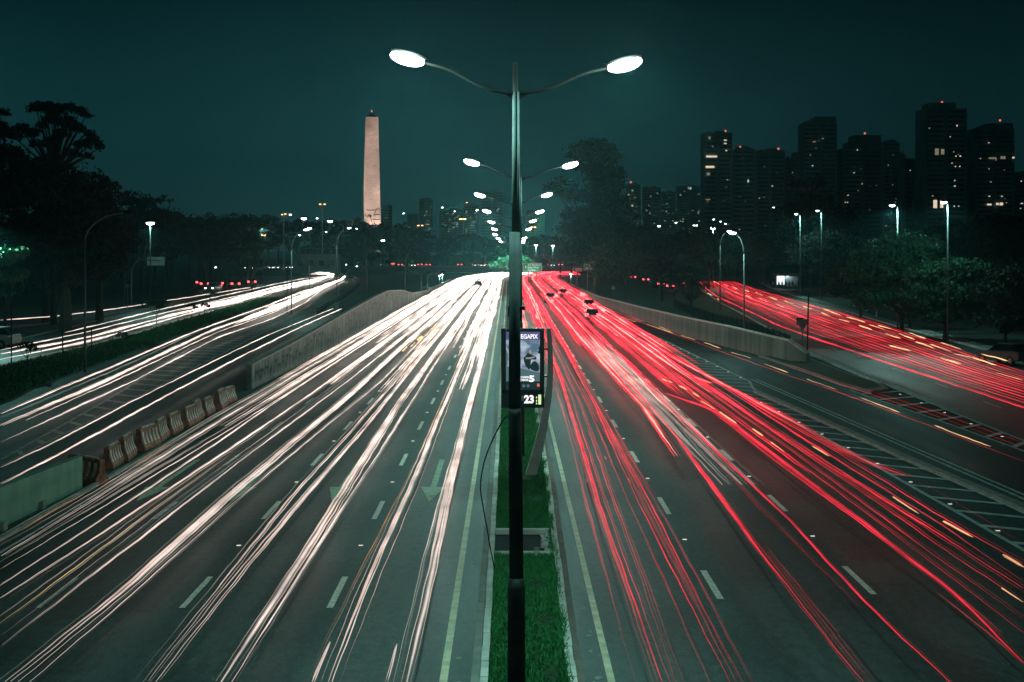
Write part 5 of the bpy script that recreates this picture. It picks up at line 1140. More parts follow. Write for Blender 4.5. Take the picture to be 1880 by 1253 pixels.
def person(loc, rz, h, cloth, label, arms=0.0, stride=0.0):
    s = h / 1.72
    J = {'pel': (0, 0, .93, .15, .11), 'chest': (0, 0, 1.22, .17, .11), 'sh': (0, 0, 1.42, .13, .09), 'neck': (0, 0, 1.5, .055, .055), 'head': (0, .01, 1.62, .085, .1), 'top': (0, .01, 1.70, .06, .07),
         'lh': (-.1, 0, .86, .1, .1), 'lk': (-.11, stride * .2, .48, .06, .06), 'la': (-.11, stride * .15, .08, .04, .04), 'lt': (-.12, stride * .15 + .15, .04, .04, .03),
         'rh': (.1, 0, .86, .1, .1), 'rk': (.11, -stride * .1, .48, .06, .06), 'ra': (.11, -stride * .3, .08, .04, .04), 'rt': (.12, -stride * .3 + .15, .04, .04, .03),
         'ls': (-.2, 0, 1.40, .055, .055), 'le': (-.25, -.03, 1.12, .04, .04), 'lw': (-.24, .1 + arms, .9 + arms * .6, .03, .03), 'lf': (-.23, .15 + arms, .81 + arms * .6, .03, .02),
         'rs': (.2, 0, 1.40, .055, .055), 're': (.25, -.03, 1.12, .04, .04), 'rw': (.24, .1, .9, .03, .03), 'rf': (.23, .14, .81, .03, .02)}
    E = [('pel', 'chest'), ('chest', 'sh'), ('sh', 'neck'), ('neck', 'head'), ('head', 'top'), ('pel', 'lh'), ('lh', 'lk'), ('lk', 'la'), ('la', 'lt'), ('pel', 'rh'), ('rh', 'rk'), ('rk', 'ra'), ('ra', 'rt'), ('sh', 'ls'), ('ls', 'le'), ('le', 'lw'), ('lw', 'lf'), ('sh', 'rs'), ('rs', 're'), ('re', 'rw'), ('rw', 'rf')]
    K = list(J); me = bpy.data.meshes.new('person'); me.from_pydata([tuple(c * s for c in J[a][:3]) for a in K], [(K.index(a), K.index(c)) for a, c in E], [])
    o = bpy.data.objects.new('person', me); C.objects.link(o); o.modifiers.new('skin', 'SKIN')
    for i, a in enumerate(K): me.skin_vertices[0].data[i].radius = (J[a][3] * s, J[a][4] * s); me.skin_vertices[0].data[i].use_root = (a == 'pel')
    md = o.modifiers.new('sub', 'SUBSURF'); md.levels = 1; md.render_levels = 1
    bpy.context.view_layer.update(); dg = bpy.context.evaluated_depsgraph_get(); m2 = bpy.data.meshes.new_from_object(o.evaluated_get(dg)); o.modifiers.clear(); o.data = m2
    m2.materials.clear(); m2.materials.append(cloth[0]); m2.materials.append(cloth[1]); m2.materials.append(M['skin'])
    for p in m2.polygons:
        c = p.center; p.material_index = 2 if c.z > 1.47 * s or (abs(c.x) > .2 * s and c.z < 1.0 * s and c.z > .75 * s) else (1 if c.z < .9 * s else 0); p.use_smooth = True
    o.location = loc; o.rotation_euler = (0, 0, rz); tag(o, label, 'person', 'people waiting at the bus stop')
    b = MB(); b.ell((0, -.01 * s, 1.665 * s), (.098 * s, .115 * s, .09 * s), seg=10, rings=6); b.build('hair', M['black'], o, smooth=True)
    return o
cl = [mat('cloth_a', (.02, .025, .03), .9), mat('cloth_b', (.25, .27, .28), .9), mat('cloth_c', (.06, .03, .03), .9), mat('cloth_d', (.04, .06, .09), .9)]
ppl = [(1401, 'person in pale shirt standing farthest left on the pavement'), (1410, 'person in dark clothes second from the left of the bus stop'), (1419, 'person in pale shirt third from the left, by the shelter edge'), (1430, 'person silhouetted against the lit advert panel'), (1436, 'shorter person silhouetted at the right side of the lit advert'), (1443, 'person in dark clothes at the middle of the shelter'), (1449, 'person in reddish top under the middle of the shelter'), (1455, 'person in dark clothes right of the middle of the shelter'), (1461, 'person in bluish clothes at the right post of the shelter'), (1467, 'person standing just outside the right end of the shelter')]
for i, (px, lb) in enumerate(ppl):
    yy = Y - 1.6 + (i % 3) * .35; person(((px - VX) * yy / F, yy, .1 if False else 0.0), rnd.uniform(2.2, 4), rnd.uniform(1.6, 1.82), (cl[(i * 3 + 1) % 4] if i not in (0, 2) else cl[1], cl[0]), lb, arms=.15 if i % 4 == 1 else 0, stride=.3 if i in (0, 9) else .1)
# ------------------------------------------------------------------ light trails left by the moving traffic
M['wb'] = trail_mat('white_trail_core', (1.0, .80, .74), .95, False, 60, .5, .7, 1.25)
M['wm'] = trail_mat('white_trail_soft', (1.0, .70, .60), .50, True, 70, .5, .6, 1.6)
M['wf'] = trail_mat('white_trail_faint', (.85, .72, .62), .16, True, 70, .5, .5, 1.8)
M['rb'] = trail_mat('red_trail_core', (1.0, .040, .078), .80, False, 45, .4, .75, 1.2)
M['rm'] = trail_mat('red_trail_soft', (1.0, .026, .055), .30, True, 60, .5, .6, 1.6)
M['rf'] = trail_mat('red_trail_faint', (1.0, .018, .040), .12, True, 60, .5, .6, 1.8)
M['rh'] = trail_mat('red_trail_hot', (1.0, .58, .42), 1.0, False, 45, .4, .8, 1.25)
M['ow'] = trail_mat('orange_trail', (1.0, .42, .12), .8, False, 60, .4, .7, 1.3)
M['oy'] = trail_mat('amber_trail', (1.0, .66, .30), 1.0, False, 60, .4, .8, 1.3)
M['gf'] = trail_mat('grey_trail_faint', (.60, .78, .72), .08, True, 60, .4, .4, 1.6)
TM = ['wb', 'wm', 'wf', 'rb', 'rm', 'rf', 'rh', 'ow', 'oy', 'gf']
NT = [0]
def world_only(w, p): return w and len(p) < 5
def trail(pts, lines, label, group, z=.65, world=False, wig=1.0, cat='light trail', name='light_trail', fade=.03, wk=1.0, seed=None):
    """pts: pixels (or world x, y) the lamp passed; lines: (dx, dz, half width, material)"""
    lines = list(lines) + [(l[0], l[1], l[2] * q, f_) for l in lines for q, f_ in (((2.6, 'wf'), (1.6, 'wf')) if l[3] == 'wb' else ((2.6, 'rf'), (1.6, 'rm')) if l[3] in ('rb', 'rh') else ())]
    NT[0] += 1; g = random.Random(seed if seed is not None else NT[0] * 13)
    w = [(p[0], p[1]) if world else G(p[0], p[1], z)[:2] for p in pts]; w.sort(key=lambda p: p[1])
    ys = [p[1] for p in w]; Ya, Yb = ys[0], ys[-1]
    Y = Ya; S_ = []
    while Y < Yb: S_.append(Y); Y += max(.38, Y * .011)
    S_.append(Yb); S_ = np.array(S_)
    xs = np.interp(S_, ys, [p[0] for p in w])
    if len(w) > 2:
        for _ in range(10): xs[1:-1] = .25 * xs[:-2] + .5 * xs[1:-1] + .25 * xs[2:]
    ph = [g.uniform(0, 6.28) for _ in range(6)]
    wz = .6 * wig * (.006 * np.sin(S_ * 2.1 + ph[0]) + .006 * np.sin(S_ * 4.7 + ph[1]) + .008 * np.sin(S_ * .7 + ph[2]))
    wx = .75 * wig * (.008 * np.sin(S_ * .31 + ph[3]) + .006 * np.sin(S_ * 1.9 + ph[4]) + .03 * np.sin(S_ * .09 + ph[5]))
    gz = np.array([ground_z(0, y) for y in S_])
    V = []; Fc = []; mi = []; mats = sorted({l[3] for l in lines}, key=TM.index); n = len(S_); off = 0
    for dx, dz, hw, m in lines:
        grow = .62 + S_ / 190.0; r = wk * hw * grow * np.interp(S_, [Ya, Ya + .02 + (Yb - Ya) * fade, Yb - (Yb - Ya) * fade, Yb], [.15, 1, 1, .15])
        jx = wig * .007 * np.sin(S_ * (.9 + 5 * abs(dx)) + dx * 70); sw = .75 + .4 * np.sin(S_ * .23 + dx * 40 + ph[1]); r = r * sw
        fat = 1.22 if (mats[-1][0] == 'w' or mats[0][0] == 'w') else 1.0; r = r * np.where(S_ < 120, fat, 1.0)
        cx = xs + dx + wx + jx; cz = z + dz + wz + gz
        q = np.stack([np.stack([cx - r, S_, cz], 1), np.stack([cx, S_, cz - r * .7], 1), np.stack([cx + r, S_, cz], 1), np.stack([cx, S_, cz + r * .7], 1)], 1).reshape(-1, 3)
        V.append(q); i = np.arange(n - 1) * 4 + off
        for k in range(4): Fc.append(np.stack([i + k, i + (k + 1) % 4, i + (k + 1) % 4 + 4, i + k + 4], 1)); mi.append(np.full(n - 1, mats.index(m)))
        off += n * 4
    V = np.concatenate(V); Fc = np.concatenate(Fc); mi = np.concatenate(mi)
    me = bpy.data.meshes.new(name); me.vertices.add(len(V)); me.vertices.foreach_set('co', V.astype(np.float32).ravel())
    me.loops.add(Fc.size); me.loops.foreach_set('vertex_index', Fc.astype(np.int32).ravel()); me.polygons.add(len(Fc)); me.polygons.foreach_set('loop_start', np.arange(0, Fc.size, 4, dtype=np.int32))
    for m in mats: me.materials.append(M[m])
    me.polygons.foreach_set('material_index', mi.astype(np.int32)); me.update(calc_edges=True)
    o = bpy.data.objects.new(name, me); C.objects.link(o); return tag(o, label, cat, group)
FARY = 470
def far(pts, z, y=FARY, x=None):              # carry a trail on to where the avenue bends away
    a = sorted([G(p[0], p[1], z)[:2] for p in pts], key=lambda p: p[1]); X0 = a[-1][0] if x is None else x
    Ye = a[-1][1]; r = list(a)
    for yy in np.arange(max(Ye + 20, 120), y + 1, 18): r.append((X0 + shift(yy) - shift(Ye), yy))
    return r
GW, GR = 'white headlight trails on the main carriageway', 'red tail-light trails on the main carriageway'
def W_(pts, lines, label, ext=True, **k): k.setdefault('fade', .03 if ext else .2); trail(far(pts, .65) if ext else pts, lines, label, GW, z=.65, world=ext, **k)
def R_(pts, lines, label, ext=True, **k): k.setdefault('fade', .03 if ext else .3); trail(far(pts, .85) if ext else pts, lines, label, GR, z=.85, world=ext, **k)
# white, outermost lane first
W_([(0, 1002), (130, 930), (400, 762), (560, 672)], [(0, 0, .012, 'wm'), (.12, .02, .010, 'wf'), (-.1, .05, .02, 'wf')], 'thin white trail hugging the left barrier, outermost of the main carriageway')
W_([(0, 1021), (197, 900), (400, 775), (560, 678)], [(0, 0, .022, 'wb'), (.10, .02, .018, 'wm'), (-.10, .03, .04, 'wf'), (.2, 0, .05, 'wf')], 'second white trail from the left barrier, doubled at the picture edge')
W_([(0, 1045), (238, 900), (400, 802), (520, 728)], [(0, 0, .020, 'wm'), (.06, .04, .012, 'wb'), (-.12, .1, .06, 'wf')], 'third white trail from the left barrier')
W_([(0, 1077), (262, 905), (400, 812), (480, 756)], [(0, 0, .034, 'wm'), (.05, .05, .014, 'wb'), (-.08, -.03, .05, 'wf')], 'fourth white trail from the left barrier with a soft lower edge')
W_([(0, 1099), (300, 903), (400, 838), (580, 717)], [(0, 0, .024, 'wb'), (.07, .02, .04, 'wm'), (.17, 0, .02, 'wf')], 'bright fifth trail from the left barrier, sharp at the picture edge')
W_([(0, 1146), (322, 905), (415, 838)], [(0, 0, .012, 'oy'), (.10, .03, .04, 'wf'), (-.12, .05, .04, 'wf')], 'soft brownish trail inside the third left lane', ext=False)
W_([(0, 1167), (340, 905), (500, 792), (620, 702)], [(0, 0, .008, 'wm'), (.1, .02, .008, 'gf'), (.22, .0, .03, 'gf')], 'hair-thin greenish trail in the third left lane')
W_([(0, 1188), (368, 902), (460, 833), (640, 700)], [(0, 0, .030, 'wm'), (.03, .05, .014, 'wb')], 'wavy grey-pink trail in the third left lane')
W_([(8, 1253), (232, 1075), (424, 903), (504, 838), (640, 724)], [(0, 0, .05, 'wm'), (.11, .01, .055, 'wb'), (.22, 0, .02, 'wb'), (-.1, .03, .03, 'wf')], 'widest bright trail from the lower left corner up the third left lane')
W_([(52, 1253), (260, 1075), (455, 902), (560, 815), (700, 700)], [(0, 0, .016, 'wb'), (-.07, .02, .02, 'wf'), (.08, .02, .02, 'wf')], 'thin companion right of the widest lower-left trail')
W_([(99, 1253), (260, 1110)], [(0, 0, .006, 'rf')], 'barely visible dull red thread in the third left lane', ext=False)
W_([(262, 1253), (400, 1081), (540, 906), (640, 796)], [(0, 0, .030, 'wm'), (.10, .03, .012, 'wb'), (-.14, .02, .02, 'wf')], 'left line of the pair crossing the bottom edge in the second left lane')
W_([(287, 1253), (400, 1108), (563, 908), (660, 796)], [(0, 0, .03, 'wb'), (.08, .03, .02, 'wm'), (-.1, 0, .02, 'wm')], 'right line of the pair crossing the bottom edge in the second left lane')
W_([(404, 1253), (520, 1075), (628, 905), (730, 745)], [(0, 0, .055, 'wb'), (.11, .02, .02, 'wm'), (-.09, .02, .03, 'wm'), (.18, .0, .012, 'wb')], 'broad bright trail through the green arrow of the second left lane')
W_([(428, 1253), (545, 1065), (647, 905), (750, 745)], [(0, 0, .022, 'wb'), (.07, .02, .03, 'wf')], 'narrow trail right beside the broad one through the green arrow')
W_([(578, 1253), (608, 1178)], [(0, 0, .022, 'wb'), (-.03, 0, .03, 'wm')], 'short bright stub at the bottom edge in the first left lane', ext=False)
W_([(601, 1253), (660, 1095), (745, 905), (800, 780)], [(0, 0, .05, 'wm'), (.07, .01, .030, 'wb'), (-.12, .02, .010, 'wm')], 'bright trail at the left side of the first left lane')
W_([(560, 1253), (640, 1090), (735, 903), (792, 780)], [(0, 0, .008, 'ow'), (.06, .02, .012, 'wf')], 'thin orange-tinged thread left of the first-lane bright trail')
W_([(623, 1253), (690, 1075), (760, 908), (810, 780)], [(0, 0, .009, 'wm')], 'thin thread right of the first-lane bright trail')
W_([(713, 1253), (731, 1182)], [(0, 0, .020, 'wb'), (-.03, 0, .02, 'wm')], 'short bright stub at the bottom edge beside the innermost trail', ext=False)
W_([(722, 1253), (775, 1035), (812, 905), (852, 760)], [(0, 0, .010, 'wb'), (.05, .02, .02, 'wf')], 'thin line left of the innermost white trail')
W_([(745, 1253), (790, 1060), (830, 880), (860, 760)], [(0, 0, .045, 'wb'), (-.10, 0, .05, 'wm'), (.07, 0, .03, 'wm')], 'innermost brilliant white trail nearest the median')
W_([(0, 983), (150, 900)], [(0, 0, .02, 'gf')], 'faint grey streak by the left kerb', ext=False)
W_([(40, 975), (110, 930), (155, 908)], [(0, 0, .013, 'ow')], 'orange streak at the lower left beside the barrier end', ext=False)
W_([(244, 856), (312, 815)], [(0, 0, .013, 'ow')], 'orange streak below the plastic barriers', ext=False)
# the denser stream farther up, where traffic crawled
g = random.Random(77); wl = [-13.0, -12.2, -11.5, -10.7, -9.9, -9.1, -8.3, -7.9, -6.9, -6.2, -5.5, -4.8, -4.3, -3.5, -2.9, -2.3, -1.9]
k_ = 0
for X0 in wl:
    for r_ in range(2):
        ya = g.uniform(58, 150) if r_ else g.uniform(75, 120); yb_ = g.uniform(200, 465) if r_ == 1 else 470; X = X0 + g.uniform(-.35, .35); k_ += 1
        c = g.choice([('wb', .04), ('wb', .05), ('wb', .03), ('wm', .06)])
        ls = [(0, 0, c[1], c[0]), (g.uniform(.08, .2), .02, .03, 'wm'), (-g.uniform(.08, .2), .02, .03, g.choice(['wm', 'wf', 'wb']))]
        pts = [(X + (g.uniform(-.5, .5)) * (yy > 160) + shift(yy), yy) for yy in [ya] + [y for y in np.arange(ya + 12, yb_, 22)] + [yb_]]
        pts = [(p[0] * .5 + (X + shift(p[1])) * .5, p[1]) for p in pts]
        trail(pts, ls, 'white trail in the dense far headlight stream of the ' + ('outermost lane by the graffiti wall' if X0 < -10.6 else 'third lane from the median' if X0 < -7.2 else 'second lane left of the median' if X0 < -4 else 'lane right beside the median'), 'dense far headlight trails', z=g.choice([.6, .65, .75]), world=True)
for px, py, l in ((742, 642, 5), (757, 634, 4), (770, 623, 5), (783, 615, 4), (795, 604, 4), (806, 597, 3)):
    X, Y, _ = G(px, py, .7); trail([(X, Y - 2), (X, Y + 3.2)], [(0, 0, .13, 'oy')], 'yellowish oval blink in the row of the second left lane', 'row of yellowish blinks', z=.7, world=True, wig=0)
# left side road and the roads beyond
GS = 'white headlight trails on the left side roads'
def SW(pts, lines, label, **k): trail(pts, lines, label, GS, z=.65, wig=k.pop('wig', 1.6), **k)
SW([(0, 890), (180, 795), (290, 735), (453, 650), (540, 606), (628, 567)], [(0, 0, .028, 'wb'), (.06, .02, .02, 'wm'), (-.06, 0, .02, 'wm')], 'lone bright trail nearest the dark side lane behind the graffiti wall')
SW([(0, 860), (120, 802), (245, 735), (400, 660), (500, 612), (612, 567)], [(0, 0, .028, 'wm'), (.07, .02, .02, 'wf'), (.03, .03, .014, 'wb')], 'pinkish trail running along the hatched paint on the left')
def far2(pts): return pts + [(598, 527), (626, 514), (632, 508)]
for i, (pts, ls, lb) in enumerate([
    ([(0, 812), (250, 698), (400, 619), (500, 586), (560, 556)], [(0, 0, .026, 'wb'), (.05, 0, .02, 'wf')], 'lowest white trail of the left side road above the hatching'),
    ([(48, 772), (200, 704), (400, 610), (500, 575), (560, 548)], [(0, 0, .03, 'wm'), (.04, .03, .012, 'wb')], 'white trail starting abruptly near the left edge of the side road'),
    ([(0, 782), (180, 705), (400, 602), (500, 569), (560, 542)], [(0, 0, .05, 'wb'), (.12, 0, .04, 'wm'), (-.1, 0, .03, 'wm')], 'thickest white trail in the middle of the left side road'),
    ([(0, 768), (200, 684), (400, 592), (500, 563), (560, 537)], [(0, 0, .025, 'wf'), (.1, 0, .02, 'gf')], 'faint grey trail above the thickest one of the left side road'),
    ([(0, 760), (200, 677), (350, 612), (500, 558), (560, 533)], [(0, 0, .026, 'wb'), (.09, .03, .02, 'wm'), (-.09, .02, .02, 'wm')], 'uppermost jagged trail of the left side road beside the grass')]):
    SW(far2(pts), ls, lb)
for i in range(9):
    d = g.uniform(-10, 10); SW([(430 + i * 8, 594 - i * 4 + d * .3), (500, 566 + d * .6), (560, 541 + d * .5), (598, 525 + d * .3), (628, 513), (632, 508)], [(0, 0, .05, 'wb'), (.15, .1, .05, 'wm')], 'white trail merging into the bright bend of the left side road', wig=1)
for i, (pts, ls, lb) in enumerate([
    ([(118, 611), (200, 592), (300, 567), (400, 545), (500, 523), (560, 511)], [(0, 0, .03, 'wb'), (.06, 0, .03, 'gf')], 'bluish-white jagged trail at the top of the far left road'),
    ([(0, 643), (160, 610), (300, 575), (400, 552), (500, 529), (570, 515)], [(0, 0, .04, 'wm'), (.1, .03, .02, 'wb')], 'upper trail of the far left road, soft and pink'),
    ([(0, 650), (160, 620), (300, 583), (400, 558), (500, 534), (575, 517)], [(0, 0, .06, 'wb'), (.14, 0, .05, 'wm')], 'thick middle trail of the far left road'),
    ([(0, 661), (160, 628), (300, 589), (400, 562), (500, 537), (580, 519)], [(0, 0, .045, 'wb'), (-.12, 0, .04, 'wm')], 'lowest jagged trail of the far left road by the grass strip')]):
    SW(pts + [(605, 508), (612, 504)], ls, lb, wig=2.0)
for i in range(8):
    d = g.uniform(-6, 8); SW([(300 + i * 12, 580 - i * 3 + d * .5), (420, 555 + d * .6), (500, 532 + d * .6), (570, 516 + d * .3), (606, 508), (612, 504)], [(0, 0, .05, 'wb'), (.15, .1, .05, 'wm')], 'white trail thickening the far left road towards its bend', wig=1.6)
for i in range(5):
    d = i * 1.4; SW([(612, 504 + d), (600, 500.5 + d * .6), (580, 498 + d * .5), (555, 496.5 + d * .3), (530, 495.5)], [(0, 0, .07, 'wb')], 'white trail curling round the far end of the left bend', wig=1)
SW([(0, 588), (90, 583), (180, 572), (280, 557)], [(0, 0, .035, 'wm'), (.05, .05, .012, 'wb')], 'jagged trail glimpsed between the dark trunks at far left', wig=2.5)
SW([(303, 553), (380, 541), (460, 528)], [(0, 0, .035, 'wm'), (.08, .05, .015, 'wb')], 'jagged trail leading to the parked red-lit cars', wig=2.5)
# red, innermost first
R_([(1169, 1253), (1120, 1080), (1072, 905), (1030, 745)], [(0, 0, .045, 'rf'), (.02, 0, .015, 'rf')], 'dim wide red trail nearest the median')
R_([(1208, 1253), (1152, 1080), (1096, 920), (1060, 800), (1010, 640)], [(0, 0, .055, 'rm'), (.07, .01, .030, 'rb'), (-.08, 0, .03, 'rf')], 'thick bright red trail in the first right lane')
R_([(1231, 1253), (1160, 1060), (1106, 905), (1050, 735)], [(0, 0, .008, 'rb'), (.06, 0, .03, 'rf')], 'hair-thin bright thread in the first right lane')
R_([(1248, 1253), (1180, 1060), (1122, 905), (1064, 735)], [(0, 0, .016, 'rm'), (-.06, 0, .02, 'rm'), (.06, .01, .03, 'rf')], 'double thin red trail in the middle of the first right lane')
R_([(1304, 1253), (1230, 1085), (1148, 905), (1085, 760)], [(0, 0, .04, 'rf'), (.02, 0, .012, 'rf')], 'dull red trail right of the first-lane centre')
R_([(1338, 1253), (1250, 1075), (1165, 905), (1092, 745), (1056, 680)], [(0, 0, .014, 'rb'), (.1, .01, .05, 'rf'), (.2, .03, .05, 'rf')], 'sharp red trail with a red haze beside it')
R_([(1361, 1253), (1270, 1075), (1183, 905), (1108, 765), (1066, 690)], [(0, 0, .012, 'rb'), (-.1, .02, .05, 'rf')], 'second sharp red trail with haze in the first right lane')
R_([(1378, 1253), (1288, 1080), (1193, 905), (1120, 770)], [(0, 0, .012, 'rm'), (.03, 0, .03, 'rf')], 'outer dim red trail touching the first dashed line')
R_([(1058, 700), (1095, 770), (1185, 910)], [(0, 0, .09, 'rf'), (.12, .02, .10, 'rf'), (.26, .03, .08, 'rf')], 'broad red haze fanning out in the first right lane', ext=False)
R_([(1040, 760), (1060, 832)], [(0, 0, .02, 'rm')], 'short red stub in the first right lane', ext=False)
for px, py in ((1043, 673), (1077, 884), (1112, 842), (1155, 882)):
    X, Y, _ = G(px, py, .85); trail([(X, Y - .35), (X, Y + .5)], [(0, 0, .06, 'rm')], 'small round red blot where a car paused in the first right lane', 'red blots in the first right lane', z=.85, world=True, wig=0)
R_([(1584, 1253), (1510, 1157), (1380, 990), (1300, 880), (1243, 802)], [(0, 0, .040, 'rb'), (-.05, 0, .02, 'rm'), (.07, .02, .03, 'rf')], 'long clean red trail at the left of the second right lane')
R_([(1600, 1253), (1520, 1148), (1400, 1000)], [(0, 0, .03, 'rf'), (.08, 0, .02, 'rf')], 'dim reddish companion of the long clean trail', ext=False)
R_([(1744, 1253), (1597, 1115), (1440, 945), (1325, 838)], [(0, 0, .035, 'rb'), (.05, 0, .02, 'rm')], 'long clean red trail at the right of the second right lane')
R_([(1579, 1113), (1400, 935), (1300, 830), (1180, 700)], [(0, 0, .014, 'rm'), (.07, .0, .012, 'rf'), (-.06, 0, .01, 'rf')], 'thin double red trail ending abruptly in the second right lane')
R_([(1245, 838), (1180, 745), (1110, 672), (1068, 622)], [(0, 0, .06, 'rh'), (.12, 0, .06, 'rm'), (-.1, 0, .05, 'rb')], 'hot white-red trail at the left of the second right lane')
R_([(1250, 772), (1200, 726), (1140, 655), (1090, 612)], [(0, 0, .03, 'rh'), (.06, 0, .05, 'rb')], 'hot red trail bounding the right of the glowing second lane', ext=False)
for i, (d, w_, m_) in enumerate(((.35, .16, 'wf'), (.7, .2, 'wf'), (1.1, .2, 'wf'), (.15, .1, 'wm'), (.9, .05, 'wf'))):
    R_([(1318, 890), (1225, 790), (1170, 730), (1110, 668), (1060, 617)], [(d, 0, w_, 'wf'), (d + .12, .1, .04, 'gf'), (d + .3, 0, .02, 'wf')], 'pale glow streak filling the second right lane between hot red trails', ext=False)
R_([(1310, 895), (1255, 830), (1225, 790)], [(0, 0, .02, 'gf'), (.2, .1, .03, 'gf'), (.5, .1, .08, 'gf')], 'grey-brown faint streak below the glowing second lane', ext=False)
# third right lane
R_([(1880, 1216), (1757, 1092), (1620, 985), (1480, 880), (1352, 783)], [(0, 0, .05, 'rb'), (.07, 0, .03, 'rm'), (-.08, 0, .02, 'rm')], 'bright red trail running to the lower right edge, lowest of the third lane')
R_([(1834, 1161), (1700, 1050), (1560, 945), (1400, 830)], [(0, 0, .014, 'rb'), (.07, 0, .012, 'rb')], 'thin double red trail ending before the right edge')
R_([(1716, 1087), (1800, 1150), (1880, 1222)], [(0, 0, .018, 'rm')], 'short thin red trail starting near the lower right edge', ext=False)
R_([(1880, 1162), (1740, 1056), (1600, 950), (1440, 832)], [(0, 0, .014, 'rb'), (.08, 0, .03, 'rf')], 'thin bright trail reaching the right edge second from below')
R_([(1880, 1136), (1740, 1036), (1560, 905), (1400, 790)], [(0, 0, .04, 'rm'), (.09, 0, .05, 'rf')], 'soft red trail reaching the right edge third from below')
R_([(1880, 1108), (1720, 1000), (1560, 888), (1410, 785)], [(0, 0, .014, 'rb'), (.1, 0, .06, 'rf'), (.25, .05, .03, 'rm')], 'red trail reaching the right edge fourth from below')
R_([(1880, 1080), (1700, 965), (1530, 860), (1380, 765)], [(0, 0, .024, 'rb'), (.12, 0, .04, 'rm'), (-.1, 0, .04, 'rf')], 'red trail reaching the right edge fifth from below')
R_([(1880, 1068), (1715, 955), (1520, 835)], [(0, 0, .03, 'rm')], 'soft red trail reaching the right edge sixth from below', ext=False)
R_([(1880, 1034), (1800, 990), (1715, 940), (1540, 832), (1388, 745)], [(0, 0, .022, 'rb'), (.05, .05, .02, 'rm')], 'uppermost red trail of the third lane reaching the right edge')
for i in range(3):
    X = 9.5 + i * .8; trail([(X + .1, 45 - i * 2), (X, 80), (X, 110), (X, 125), (X, 140)], [(0, 0, g.uniform(.015, .03), g.choice(['rb', 'rm'])), (.1, .05, .04, 'rf'), (-.08, .1, .012, 'rf')], 'red trail filling the crowded third right lane', 'red trails crowding the third right lane', z=.85, world=True)
R_([(1221, 722), (1262, 736), (1306, 752), (1360, 785)], [(0, 0, .06, 'rm'), (.05, 0, .03, 'rb')], 'red trail slanting across as a car changed lanes', ext=False)
R_([(1207, 688), (1222, 692), (1250, 704)], [(0, 0, .04, 'rm')], 'short red slanting stub above the lane-change trail', ext=False)
for a, c in (((1215, 696), (1236, 703)), ((1246, 708), (1262, 716)), ((1271, 721), (1284, 729)), ((1380, 787), (1401, 801)), ((1415, 812), (1440, 830)), ((1490, 819), (1523, 838)), ((1640, 912), (1688, 944)), ((1730, 957), (1786, 987)), ((1840, 1018), (1880, 1042)), ((1838, 1080), (1878, 1106)), ((1286, 735), (1312, 752)), ((1320, 756), (1352, 778))):
    trail([a, c], [(0, 0, .05, 'oy'), (0, 0, .09, 'rf')], 'yellow-white turn-signal dash among the third-lane red trails', 'turn-signal dashes among the red trails', z=.85, wig=.5)
R_([(1250, 665), (1330, 706), (1400, 745), (1480, 787)], [(0, 0, .03, 'rh'), (.1, 0, .04, 'rb'), (-.1, 0, .04, 'rb')], 'hot red trail beside the start of the right hatching')
R_([(1140, 602), (1200, 640), (1260, 688), (1306, 704)], [(0, 0, .06, 'rh'), (.15, 0, .05, 'rb'), (-.14, 0, .06, 'rb')], 'hot red trail in the middle of the third right lane', ext=False)
R_([(1380, 732), (1440, 766), (1520, 812), (1600, 852), (1662, 873)], [(0, 0, .12, 'rm'), (.2, 0, .12, 'rf'), (-.18, 0, .08, 'rf')], 'broad soft red band lying over the right hatching', ext=False)
R_([(1662, 873), (1720, 902), (1880, 1000)], [(0, 0, .014, 'rf')], 'thin dull red thread continuing over the hatching', ext=False)
# crowded far part
rl = [2.4, 2.9, 3.6, 4.1, 5.6, 6.1, 6.8, 7.4, 8.7, 9.3, 9.9, 10.5, 11.2, 11.7]
for X0 in rl:
    for r_ in range(2 if X0 > 8 else 3):
        ya = g.uniform(62, 130) if X0 > 5 else g.uniform(75, 170); yb_ = 470 if r_ else g.uniform(180, 300); X = X0 + g.uniform(-.25, .25)
        pts = [(X + shift(yy) + g.uniform(-.18, .18) * (yy > 150), yy) for yy in [ya] + list(np.arange(ya + 14, yb_, 24)) + [yb_]]
        m1 = g.choice(['rb', 'rb', 'rh', 'rb', 'rb']); ls = [(0, 0, g.choice([.03, .045, .06]), m1), (.14, 0, .03, 'rb' if m1 == 'rh' else 'rm'), (-.14, 0, .03, 'rm')]
        trail(pts, ls, 'red trail in the dense far tail-light stream of the ' + ('lane right beside the median' if X0 < 4.8 else 'second lane right of the median' if X0 < 8.4 else 'third lane beside the exit road'), 'dense far tail-light trails', z=g.choice([.8, .85, .95]), world=True)
for i in range(10):                                # short hot stubs of cars that stood in the queue
    X = g.choice(rl) + g.uniform(-.2, .2); y = g.uniform(140, 330); trail([(X + shift(y), y), (X + shift(y), y + g.uniform(5, 16))], [(0, 0, .13, 'rh'), (0, .0, .2, 'rm')], 'short hot stub in the far red queue', 'hot stubs in the far red queue', z=.9, world=True, wig=.3)
trail([G(962, 607, .85)[:2], G(954, 566, .85)[:2]], [(0, 0, .14, 'rh'), (0, 0, .24, 'rm')], 'short hot stub beside the nearest pole above the street clock', 'hot stub by the pole', z=.85, world=True, wig=.2)
